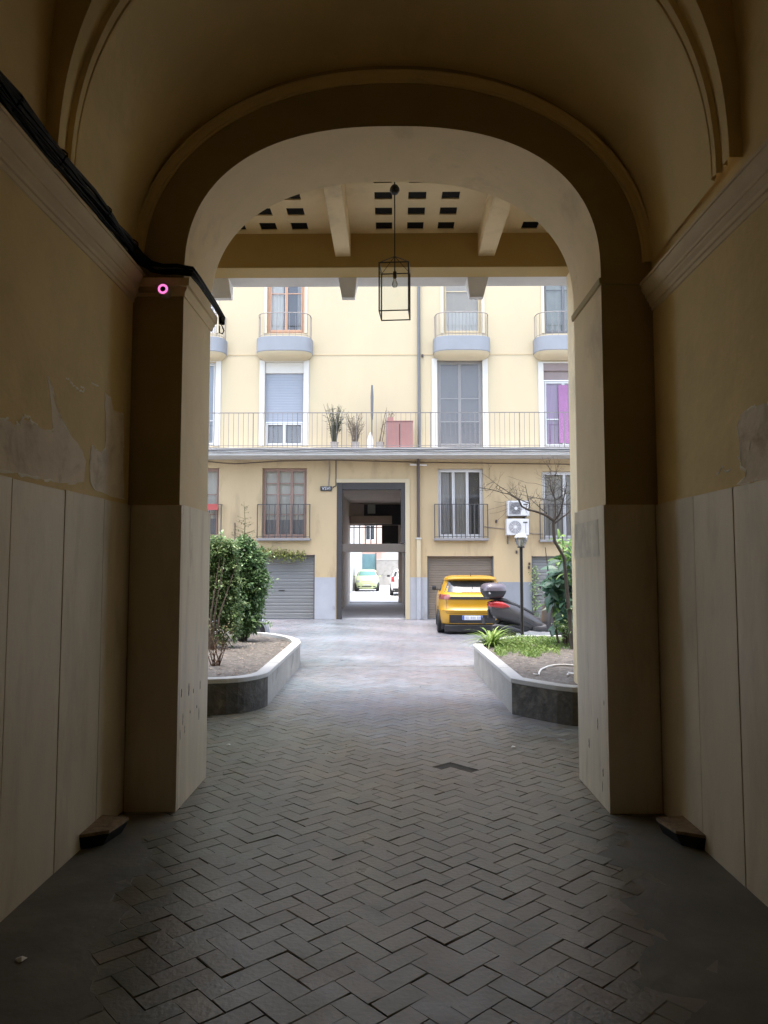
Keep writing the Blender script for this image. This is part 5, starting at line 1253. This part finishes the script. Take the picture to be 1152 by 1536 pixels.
# ================================================================ 6. CARS
class Car:
    def __init__(s, zs, yr, yf, w, n=5.2): s.zs, s.yr, s.yf, s.w, s.n = zs, yr, yf, w, n
    def at(s, z):
        z = min(max(z, s.zs[0]), s.zs[-1])
        for i in range(len(s.zs) - 1):
            if z <= s.zs[i + 1]: break
        t = (z - s.zs[i]) / (s.zs[i + 1] - s.zs[i]); f = lambda a: a[i] + (a[i + 1] - a[i]) * t
        return f(s.yr), f(s.yf), f(s.w)
    def rear(s, x, z, off=0.0, front=False):
        yr, yf, w = s.at(z); u = min(.999, abs(x) / w); k = (1 - u ** s.n) ** (1 / s.n); yc, b = (yr + yf) / 2, (yf - yr) / 2
        return Vector((x, yc + b * k + off, z)) if front else Vector((x, yc - b * k - off, z))
    def side(s, y, z, sd, off=0.0):
        yr, yf, w = s.at(z); yc, b = (yr + yf) / 2, (yf - yr) / 2; u = min(.999, abs(y - yc) / b)
        return Vector((sd * (w * (1 - u ** s.n) ** (1 / s.n) + off), y, z))
    def body(s, name, mat, root, arches=(), k=56):
        mb = MB(); rings = []; zz = []
        for i in range(len(s.zs) - 1):
            m_ = max(1, int((s.zs[i + 1] - s.zs[i]) / .05))
            zz += [s.zs[i] + (s.zs[i + 1] - s.zs[i]) * j / m_ for j in range(m_)]
        zz.append(s.zs[-1])
        for z in zz:
            yr, yf, w = s.at(z); yc, b = (yr + yf) / 2, (yf - yr) / 2; ring = []
            for q in range(k):
                x, y = se(1, 1, s.n, 0), 0
                a = 2 * math.pi * q / k; c_, s_ = math.cos(a), math.sin(a)
                ring.append(Vector((w * math.copysign(abs(c_) ** (2 / s.n), c_), yc + b * math.copysign(abs(s_) ** (2 / s.n), s_), z)))
            rings.append(ring)
        mb.loft(rings); return mb.build(name, mat, root, smooth=True, angle=32, local=True)
    def patch(s, root, name, mat, x0, x1, z0, z1, off=.006, front=False, nx=14, nz=5, parent=None, sub=None):
        """x0, x1 are numbers or functions of z"""
        f0 = x0 if callable(x0) else (lambda z: x0); f1 = x1 if callable(x1) else (lambda z: x1)
        mb = MB(); n = nx + 1; vs = []; fs = []
        for j in range(nz + 1):
            z = z0 + (z1 - z0) * j / nz
            for i in range(n): vs.append(s.rear(f0(z) + (f1(z) - f0(z)) * i / nx, z, off, front))
        for j in range(nz):
            for i in range(nx): fs.append((j * n + i, j * n + i + 1, (j + 1) * n + i + 1, (j + 1) * n + i))
        mb.add(vs, fs); o_ = len(mb.v); k = len(vs)
        back = [v + Vector((0, (1 if not front else -1) * (off + .012), 0)) for v in vs]
        rim = [j for j in range(n)] + [(j + 1) * n - 1 for j in range(1, nz + 1)] + [nz * n + i for i in range(n - 2, -1, -1)] + [j * n for j in range(nz - 1, 0, -1)]
        rv_ = [vs[i] for i in rim] + [back[i] for i in rim]; m_ = len(rim)
        mb.add(rv_, [(i, (i + 1) % m_, (i + 1) % m_ + m_, i + m_) for i in range(m_)])
        return mb.build(name, mat, parent or root, smooth=True, angle=40, local=True)
    def spatch(s, root, name, mat, y0, y1, z0, z1, sd, off=.006, ny=12, nz=4):
        f0 = y0 if callable(y0) else (lambda z: y0); f1 = y1 if callable(y1) else (lambda z: y1)
        mb = MB(); n = ny + 1; vs = []; fs = []
        for j in range(nz + 1):
            z = z0 + (z1 - z0) * j / nz
            for i in range(n): vs.append(s.side(f0(z) + (f1(z) - f0(z)) * i / ny, z, sd, off))
        for j in range(nz):
            for i in range(ny): fs.append((j * n + i, j * n + i + 1, (j + 1) * n + i + 1, (j + 1) * n + i))
        return MB().add(vs, fs).build(name, mat, root, smooth=True, angle=60, local=True)
def car_wheel(root, x, y, r, sd):
    mb = MB(); mb.lathe([(r * .62, -.1), (r * .9, -.105), (r, -.08), (r, .08), (r * .9, .105), (r * .62, .1), (r * .62, -.1)], (x, y, r), 32, 'x'); w = mb.build('tyre_wheel', m_tyre, root, smooth=True, local=True); w.name = 'wheel'
    mb = MB(); mb.lathe([(0, sd * .07), (r * .2, sd * .085), (r * .62, sd * .07), (r * .62, -.05)], (x, y, r), 32, 'x')
    for k in range(5):
        a = k * 1.2566; mb.box(-.006 + x + sd * .085, .006 + x + sd * .095, y - .03, y + .03, r + .03, r + r * .58, mat=Matrix.Translation((x, y, r)) @ Matrix.Rotation(a, 4, 'X') @ Matrix.Translation((-x, -y, -r)))
    mb.build('rim', m_chrome, w, local=True)
def arch(car, root, y, r, sd):
    mb = MB(); c = car.side(y, .5, sd, .0); ring = []
    for k in range(25):
        a = R(-25 + k * 230 / 24); ring.append(a)
    vs = []; fs = []
    for i, a in enumerate(ring):
        for rr in (.0, r):
            z = max(.20, r * .93 + math.sin(a) * rr); yy = y + math.cos(a) * rr; vs.append(car.side(yy, z, sd, .004))
    for i in range(len(ring) - 1): fs.append((2 * i, 2 * i + 1, 2 * i + 3, 2 * i + 2))
    mb.add(vs, fs); mb.build('wheel_arch', m_blackpl, root, local=True)

# yellow hatchback, rear towards us
m_yel = M('yellow_car_paint', (0.425, 0.223, 0.010), 0.33, 0.03, 1, coat=.3)
ctr = G(709, 953); YC = 18.85
cy = thing('parked_car', 'yellow hatchback parked nose-in at the brown garage door', 'car', (P(708.5, 900, YC).x, YC, 0), R(-2.6))
zs = [.23, .27, .36, .47, .56, .615, .64, .72, .86, .90, .955, 1.00, 1.035, 1.05, 1.20, 1.355, 1.375, 1.40, 1.435, 1.465, 1.48]
yr = [.14, .05, .015, .0, .005, .0, .03, .065, .05, .05, .06, .115, .165, .20, .31, .42, .30, .26, .28, .50, .9]
yf = [3.9, 3.97, 4.02, 4.03, 4.02, 4.0, 3.98, 3.93, 3.7, 3.55, 3.35, 3.15, 3.05, 3.0, 2.6, 2.15, 2.1, 2.05, 1.95, 1.8, 1.6]
ww = [.81, .845, .868, .873, .875, .877, .875, .872, .868, .862, .85, .84, .825, .81, .755, .69, .685, .67, .645, .56, .40]
C = Car(zs, yr, yf, ww); body = C.body('body', m_yel, cy)
C.patch(cy, 'rear_window', m_carglass, lambda z: -(.70 - (z - 1.06) * .36), lambda z: .70 - (z - 1.06) * .36, 1.065, 1.345, .008)
C.patch(cy, 'roof_spoiler', m_yel, -.60, .60, 1.378, 1.43, .045, nz=3)
m_red = M('red_tail_lens', (0.42, 0.03, 0.03), 0.15, 0.15, 8, coat=.5); m_dkred = M('smoked_tail_lens', (0.20, 0.05, 0.045), 0.12, 0.3, 22, coat=.5)
for s_ in (-1, 1):
    a, b = sorted((s_ * .56, s_ * .84)); C.patch(cy, 'tail_light', m_dkred, a, b, .88, 1.005, .012)
C.patch(cy, 'light_strip', m_blackpl, -.556, .556, .885, .955, .010)
C.patch(cy, 'number_plate_recess', m_blackpl, lambda z: -.58 - (z - .24) * .0, .58, .255, .50, .010, nx=16)
C.patch(cy, 'rear_diffuser', m_blackpl, -.80, .80, .232, .262, .008)
pl = C.patch(cy, 'number_plate', M('plate_white', (0.70, 0.72, 0.76), 0.4, 0.02, 4), -.255, .255, .375, .485, .022)
for s_ in (-1, 1):
    a, b = sorted((s_ * .205, s_ * .252)); C.patch(cy, 'plate_band', M('plate_blue', (0.05, 0.12, 0.45), 0.4, 0.02, 4), a, b, .378, .482, .0245, nx=2, nz=1, parent=pl)
C.patch(cy, 'bumper_crease', m_yel, -.80, .80, .585, .612, .016, nz=2)
mb = MB(); mb.tube([(.02, .30, 1.20), (.02, .245, 1.10), (-.0, .215, 1.075)], .01, n=5); mb.tube([(.0, .245, 1.085), (.30, .26, 1.095)], .008, n=5); mb.build('rear_wiper', m_blackpl, cy, local=True)
for s_ in (-1, 1):
    a, b = sorted((s_ * .640, s_ * .648)); C.patch(cy, 'tailgate_seam', m_blackpl, a, b, .535, .875, .003, nx=1, nz=6)
    for y in (1.02, 2.62): C.spatch(cy, 'door_seam', m_blackpl, y, y + .008, .34, 1.03, s_, .003, ny=1, nz=8)
C.patch(cy, 'tailgate_seam', m_blackpl, -.64, .64, .528, .536, .003, nx=14, nz=1)
mb = MB(); mb.tube([(0, .62, 1.47), (0, .52, 1.56)], [.012, .005], n=6); mb.build('aerial', m_blackpl, cy, local=True)
for s_ in (-1, 1):
    C.spatch(cy, 'side_window', m_carglass, lambda z: .75 + (z - 1.06) * .5, lambda z: 2.75 - (z - 1.06) * 2.0, 1.07, 1.36, s_, .006)
    C.spatch(cy, 'sill_trim', m_blackpl, .85, 3.1, .232, .32, s_, .008)
    for y in (.72, 3.25): arch(C, cy, y, .36, s_); car_wheel(cy, s_ * .775, y, .315, s_)
    mb = MB(); mb.box(*sorted((s_ * .87, s_ * 1.0)), 2.50, 2.60, 1.04, 1.17, bev=.03); mb.box(*sorted((s_ * .80, s_ * .885)), 2.53, 2.57, 1.05, 1.08); mb.build('wing_mirror', m_blackpl, cy, smooth=True, local=True)
mb = MB(); mb.box(-.78, .78, .25, 3.8, .12, .26); mb.box(-.70, .70, .06, .26, .07, .245, bev=.02); mb.build('underbody', m_blackpl, cy, local=True)
text('ET 482 ZK', 0, -.0245, .43, .098, m_blackpl, pl, name='plate_number') if False else None
mb = MB()
for i, x in enumerate((-.16, -.115, -.03, .015, .06, .13, .17)): mb.box(x - .014, x + .014, -.0275, -.0262, .395 + .0, .465)
mb.build('plate_marks', M('plate_faded_marks', (0.40, 0.42, 0.50), 0.5, 0.05, 4), pl, local=True)

# lime-green small car beyond the passage, front towards us
m_lime = M('lime_car_paint', (0.460, 0.520, 0.270), 0.35, 0.03, 1, coat=.4)
YG_ = 50.0
gcar = thing('parked_car', 'lime green small car facing us beyond the far passage', 'car', (P(550, 870, YG_).x, YG_ + 3.4, 0), R(180))
zs = [.16, .22, .34, .50, .62, .78, .88, .96, 1.02, 1.10, 1.30, 1.40, 1.44, 1.46]; yfl = [3.3, 3.38, 3.42, 3.42, 3.38, 3.28, 3.1, 2.85, 2.62, 2.50, 2.1, 1.9, 1.7, 1.3]
yrl = [.1, .05, .02, 0, 0, .03, .06, .10, .15, .20, .35, .45, .55, .9]; wwl = [.72, .78, .81, .82, .82, .81, .79, .77, .75, .73, .64, .58, .50, .34]
C = Car(zs, yrl, yfl, wwl, 4.2); C.body('body', m_lime, gcar)
C.patch(gcar, 'windscreen', M('green_glass', (0.10, 0.24, 0.20), 0.1, 0.1, 3), lambda z: -(.62 - (z - 1.05) * .4), lambda z: .62 - (z - 1.05) * .4, 1.05, 1.34, .01, True)
C.patch(gcar, 'lower_grille', m_blackpl, -.33, .33, .29, .36, .012, True, 8, 1); C.patch(gcar, 'number_plate', m_pvc, -.24, .24, .40, .48, .014, True, 6, 1)
for s_ in (-1, 1):
    a, b = sorted((s_ * .44, s_ * .60)); C.patch(gcar, 'fog_lamp', m_blackpl, a, b, .29, .36, .012, True, 4, 1)
    a, b = sorted((s_ * .48, s_ * .70)); C.patch(gcar, 'headlight', m_chrome, a, b, .60, .76, .012, True, 6, 3)
    C.spatch(gcar, 'side_window', m_carglass, .7, lambda z: 2.4 - (z - 1.06) * 1.2, 1.06, 1.32, s_, .006)
    for y in (.65, 2.85): arch(C, gcar, y, .33, s_); car_wheel(gcar, s_ * .72, y, .29, s_)
    mb = MB(); mb.box(*sorted((s_ * .80, s_ * .95)), 2.25, 2.33, .95, 1.06, bev=.03); mb.build('wing_mirror', m_lime, gcar, smooth=True, local=True)
C.patch(gcar, 'badge_strip', M('dark_olive_lettering', (0.20, 0.24, 0.08), 0.5, 0.1, 6), -.30, .30, .665, .70, .006, True, 8, 1)
mb = MB(); mb.box(-.7, .7, .2, 3.3, .14, .25); mb.build('underbody', m_blackpl, gcar, local=True)
# white car, tail towards us, cut by the passage edge
m_wh = M('white_car_paint', (0.78, 0.78, 0.77), 0.3, 0.02, 1, coat=.5); YW_ = 43.0
wc = thing('parked_car', 'white car with a red tail light half hidden by the far passage edge', 'car', (P(584.5, 870, YW_).x + .88, YW_, 0), 0)
zs = [.25, .32, .45, .60, .75, .92, 1.00, 1.06, 1.30, 1.45, 1.52, 1.55]; yr = [.1, .03, 0, 0, .04, .08, .12, .18, .38, .48, .55, .9]; yf = [4.1, 4.2, 4.2, 4.15, 4.0, 3.6, 3.3, 3.0, 2.5, 2.2, 2.0, 1.5]; ww = [.82, .86, .88, .88, .88, .87, .85, .82, .72, .66, .58, .4]
C = Car(zs, yr, yf, ww, 5.0); C.body('body', m_wh, wc)
C.patch(wc, 'rear_window', m_carglass, lambda z: -(.68 - (z - 1.08) * .35), lambda z: .68 - (z - 1.08) * .35, 1.09, 1.40, .008); C.patch(wc, 'bumper', m_blackpl, -.80, .80, .255, .42, .012)
for s_ in (-1, 1):
    a, b = sorted((s_ * .60, s_ * .79)); C.patch(wc, 'tail_light', m_red, a, b, .80, 1.10, .014, nx=5)
    C.spatch(wc, 'side_window', m_carglass, .7, lambda z: 2.8 - (z - 1.08) * 1.6, 1.09, 1.40, s_, .006)
    for y in (.75, 3.3): arch(C, wc, y, .37, s_); car_wheel(wc, s_ * .77, y, .325, s_)
    mb = MB(); mb.box(*sorted((s_ * .87, s_ * 1.05)), 2.55, 2.64, 1.04, 1.17, bev=.03); mb.build('wing_mirror', m_blackpl, wc, smooth=True, local=True)
mb = MB(); mb.box(-.78, .78, .2, 3.9, .17, .28); mb.build('underbody', m_blackpl, wc, local=True)

# ================================================================ 7. SCOOTER
m_sc = M('dark_grey_scooter_plastic', (0.052, 0.049, 0.050), 0.35, 0.08, 3, coat=.3); m_scb = M('black_scooter_plastic', (0.02, 0.02, 0.022), 0.45, 0.1, 6); m_scl = M('silver_grey_panel', (0.070, 0.072, 0.072), 0.4, 0.08, 5, coat=.3)
YS_ = 16.7; xr = P(757, 900, YS_).x
s = thing('parked_scooter', 'dark grey scooter with a top box parked between the yellow car and right planter', 'scooter', (xr, YS_, 0), R(14))
def sec(x, zc_, hh, hw, n=14, e=2.6, tilt=0.0):
    out = []
    for k in range(n):
        a = 2 * math.pi * k / n; c_, s_ = math.cos(a), math.sin(a); y = hw * math.copysign(abs(c_) ** (2 / e), c_); z = hh * math.copysign(abs(s_) ** (2 / e), s_)
        out.append((x + z * tilt, y, zc_ + z))
    return out
def sloft(name, secs, mat, parent=None, ang=40):
    mb = MB(); mb.loft(secs); return mb.build(name, mat, parent or s, smooth=True, angle=ang, local=True)
sloft('rear_body', [sec(-.385, .84, .03, .05), sec(-.36, .81, .14, .12), sec(-.25, .78, .20, .18), sec(-.05, .73, .235, .21), sec(.20, .66, .235, .21), sec(.45, .56, .21, .19), sec(.70, .45, .17, .17), sec(.84, .42, .11, .15)], m_sc)
for sd_ in (-1, 1):
    mb = MB()
    for (z0_, z1_, w_) in ((.80, .36, .012), (.86, .46, .008)):
        mb.tube([(-.28, sd_ * .172, z0_), (0, sd_ * .196, z0_ - .05), (.30, sd_ * .192, (z0_ + z1_) / 2 - .02), (.62, sd_ * .175, z1_ + .04)], w_, n=5)
    mb.build('side_crease', m_scb, s, local=True)
sloft('seat', [sec(-.22, .985, .02, .08), sec(-.16, .985, .05, .13), sec(.0, .955, .06, .15), sec(.12, .89, .06, .15), sec(.22, .86, .055, .15), sec(.45, .76, .055, .14), sec(.62, .67, .05, .11), sec(.68, .63, .02, .06)], m_scb)
sloft('footboard', [sec(.60, .36, .08, .17), sec(.80, .34, .09, .18), sec(1.0, .36, .10, .18), sec(1.12, .40, .12, .15)], m_sc)
def rsec(z, hx, hy, cx=-.27, n=24, e=3.6):
    out = []
    for k in range(n):
        a = 2 * math.pi * k / n; c_, q_ = math.cos(a), math.sin(a); out.append((cx + hx * math.copysign(abs(c_) ** (2 / e), c_), hy * math.copysign(abs(q_) ** (2 / e), q_), z))
    return out
sloft('leg_shield', [rsec(.26, .07, .15, .98), rsec(.36, .10, .20, 1.0), rsec(.55, .10, .235, 1.04), rsec(.75, .10, .235, 1.08), rsec(.92, .09, .20, 1.10), rsec(1.0, .06, .13, 1.09)], m_sc)
sloft('front_fairing', [rsec(.40, .08, .10, 1.16, e=2.4), rsec(.52, .14, .17, 1.18, e=2.4), rsec(.72, .15, .19, 1.19, e=2.4), rsec(.88, .12, .17, 1.18, e=2.4), rsec(1.02, .08, .13, 1.15, e=2.4), rsec(1.08, .04, .08, 1.12, e=2.4)], m_scl)
mb = MB(); mb.lathe([(0, 0), (.05, .008), (.055, .0)], (1.29, 0, .72), 16, 'x'); mb.build('headlight', m_glass_lamp, s, smooth=True, local=True)
sloft('handlebar_cover', [sec(.98, 1.03, .03, .08), sec(1.02, 1.05, .05, .12), sec(1.10, 1.05, .05, .12), sec(1.15, 1.03, .02, .06)], m_scl)
mb = MB(); mb.tube([(.93, -.36, 1.05), (1.0, -.2, 1.06), (1.05, 0, 1.05), (1.0, .2, 1.06), (.93, .36, 1.05)], .013, n=8); hb = mb.build('handlebar', m_scb, s, smooth=True, local=True)
for sd_ in (-1, 1):
    mb = MB(); mb.tube([(.93, sd_ * .25, 1.05), (.90, sd_ * .37, 1.055)], .02, n=10); mb.build('grip', m_scb, hb, smooth=True, local=True)
    mb = MB(); mb.tube([(.99, sd_ * .24, 1.06), (.94, sd_ * .38, 1.07)], .006, n=6); mb.build('brake_lever', m_chrome, hb, local=True)
    mb = MB(); mb.tube([(1.02, sd_ * .2, 1.07), (1.04, sd_ * .27, 1.17), (1.02, sd_ * .32, 1.24)], .007, n=6)
    mb.lathe([(0, -.012), (.052, -.01), (.06, 0), (.05, .015), (0, .02)], (1.02, sd_ * .33, 1.27), 16, 'x'); mb.build('mirror', m_scb, s, smooth=True, local=True)
mb = MB(); pr = []
for k in range(9): y = -.2 + k * .05; pr.append([(1.10 + .0, y, 1.04 - .04 * (y * 5) ** 2), (1.02, y * .8, 1.24 - .10 * (y * 5) ** 2)])
mb.loft(pr, closed=False, cap=False); mb.build('windscreen', glass_mat('smoked_screen', (.5, .55, .55), see=.75, rough=.1), s, smooth=True, local=True)
for x, nm in ((0, 0), (1.36, 1)):
    mb = MB(); r = .27; mb.lathe([(r * .62, -.05), (r * .88, -.06), (r * .98, -.03), (r, 0), (r * .98, .03), (r * .88, .06), (r * .62, .05), (r * .62, -.05)], (x, 0, r), 30, 'y'); w = mb.build('wheel', m_tyre, s, smooth=True, local=True)
    mb = MB(); mb.lathe([(0, -.045), (.05, -.05), (.06, -.02), (r * .60, -.02), (r * .63, -.045), (r * .63, .045), (r * .60, .02), (.06, .02), (.05, .05), (0, .045)], (x, 0, r), 24, 'y'); mb.build('rim', m_scl, w, smooth=True, local=True)
mb = MB(); rings = []
for k in range(13):
    a = R(20 + k * 12); rr = .29
    rings.append([(1.36 + math.cos(a) * (rr + o_), d_, .27 + math.sin(a) * (rr + o_)) for d_, o_ in ((-.075, -.05), (-.07, 0), (-.03, .02), (.03, .02), (.07, 0), (.075, -.05))])
mb.loft(rings, closed=False, cap=False); mb.build('front_mudguard', m_sc, s, smooth=True, local=True)
mb = MB(); mb.tube([(1.36, -.08, .27), (1.25, -.08, .6)], .02, n=8); mb.tube([(1.36, .08, .27), (1.25, .08, .6)], .02, n=8); mb.build('fork', m_chrome, s, local=True)
mb = MB(); rings = []
for k in range(10):
    a = R(60 + k * 13); rr = .30
    rings.append([(math.cos(a) * (rr + o_), d_, .29 + math.sin(a) * (rr + o_)) for d_, o_ in ((-.075, -.03), (-.07, 0), (.07, 0), (.075, -.03))])
mb.loft(rings, closed=False, cap=False); mb.build('rear_mudguard', m_scb, s, smooth=True, local=True)
mb = MB(); mb.loft([sec(-.38, .40, .045, .045), sec(-.30, .40, .07, .06), sec(.05, .34, .075, .06), sec(.32, .28, .04, .04)]); o = mb.build('exhaust', m_scb, s, smooth=True, local=True); o.location = (0, -.19, 0)
mb = MB(); mb.loft([sec(-.1, .33, .09, .09), sec(.2, .36, .12, .12), sec(.5, .36, .10, .12), sec(.62, .34, .04, .08)]); mb.build('engine', m_scb, s, smooth=True, local=True)
for sd_ in (-1, 1):
    sloft('tail_light', [sec(-.39, .87, .01, .01), [(x, y + sd_ * .07, z) for x, y, z in sec(-.375, .88, .06, .045)], [(x, y + sd_ * .125, z) for x, y, z in sec(-.26, .88, .085, .068)], [(x, y + sd_ * .15, z) for x, y, z in sec(-.12, .87, .075, .07)], [(x, y + sd_ * .17, z) for x, y, z in sec(.02, .84, .02, .04)]], m_red)
mb = MB(); mb.box(-.44, -.425, -.09, .09, .52, .66, bev=.004, mat=Matrix.Rotation(R(-8), 4, 'Y')); mb.box(-.40, -.30, -.03, .03, .58, .78); mb.build('number_plate', m_scb, s, local=True)
# side stand side rack and the top box
mb = MB(); mb.box(-.40, -.05, -.09, .09, .99, 1.012, bev=.006); mb.tube([(-.05, -.1, .95), (-.2, -.1, 1.0), (-.36, -.1, 1.0)], .012, n=6); mb.tube([(-.05, .1, .95), (-.2, .1, 1.0), (-.36, .1, 1.0)], .012, n=6); mb.build('rack', m_scb, s, local=True)
def rsec(z, hx, hy, cx=-.27, n=24, e=3.6):
    out = []
    for k in range(n):
        a = 2 * math.pi * k / n; c_, q_ = math.cos(a), math.sin(a); out.append((cx + hx * math.copysign(abs(c_) ** (2 / e), c_), hy * math.copysign(abs(q_) ** (2 / e), q_), z))
    return out
tb_ = sloft('top_box', [rsec(1.02, .15, .14), rsec(1.05, .20, .19), rsec(1.13, .25, .235), rsec(1.185, .265, .245)], m_scb)
sloft('lid', [rsec(1.188, .268, .248), rsec(1.25, .265, .245), rsec(1.31, .24, .22), rsec(1.345, .19, .17), rsec(1.36, .10, .09)], M('purple_grey_lid', (0.10, 0.085, 0.105), 0.3, 0.06, 3, coat=.4), tb_)
mb = MB(); mb.box(-.545, -.53, -.05, .05, 1.20, 1.235, bev=.004); mb.build('latch', m_scb, tb_, local=True)
mb = MB(); mb.lathe([(0, -.01), (.022, -.008), (.024, 0), (0, 0)], (-.44, -.215, 1.14), 12, 'y'); mb.build('reflector', m_pvc, tb_, local=True)
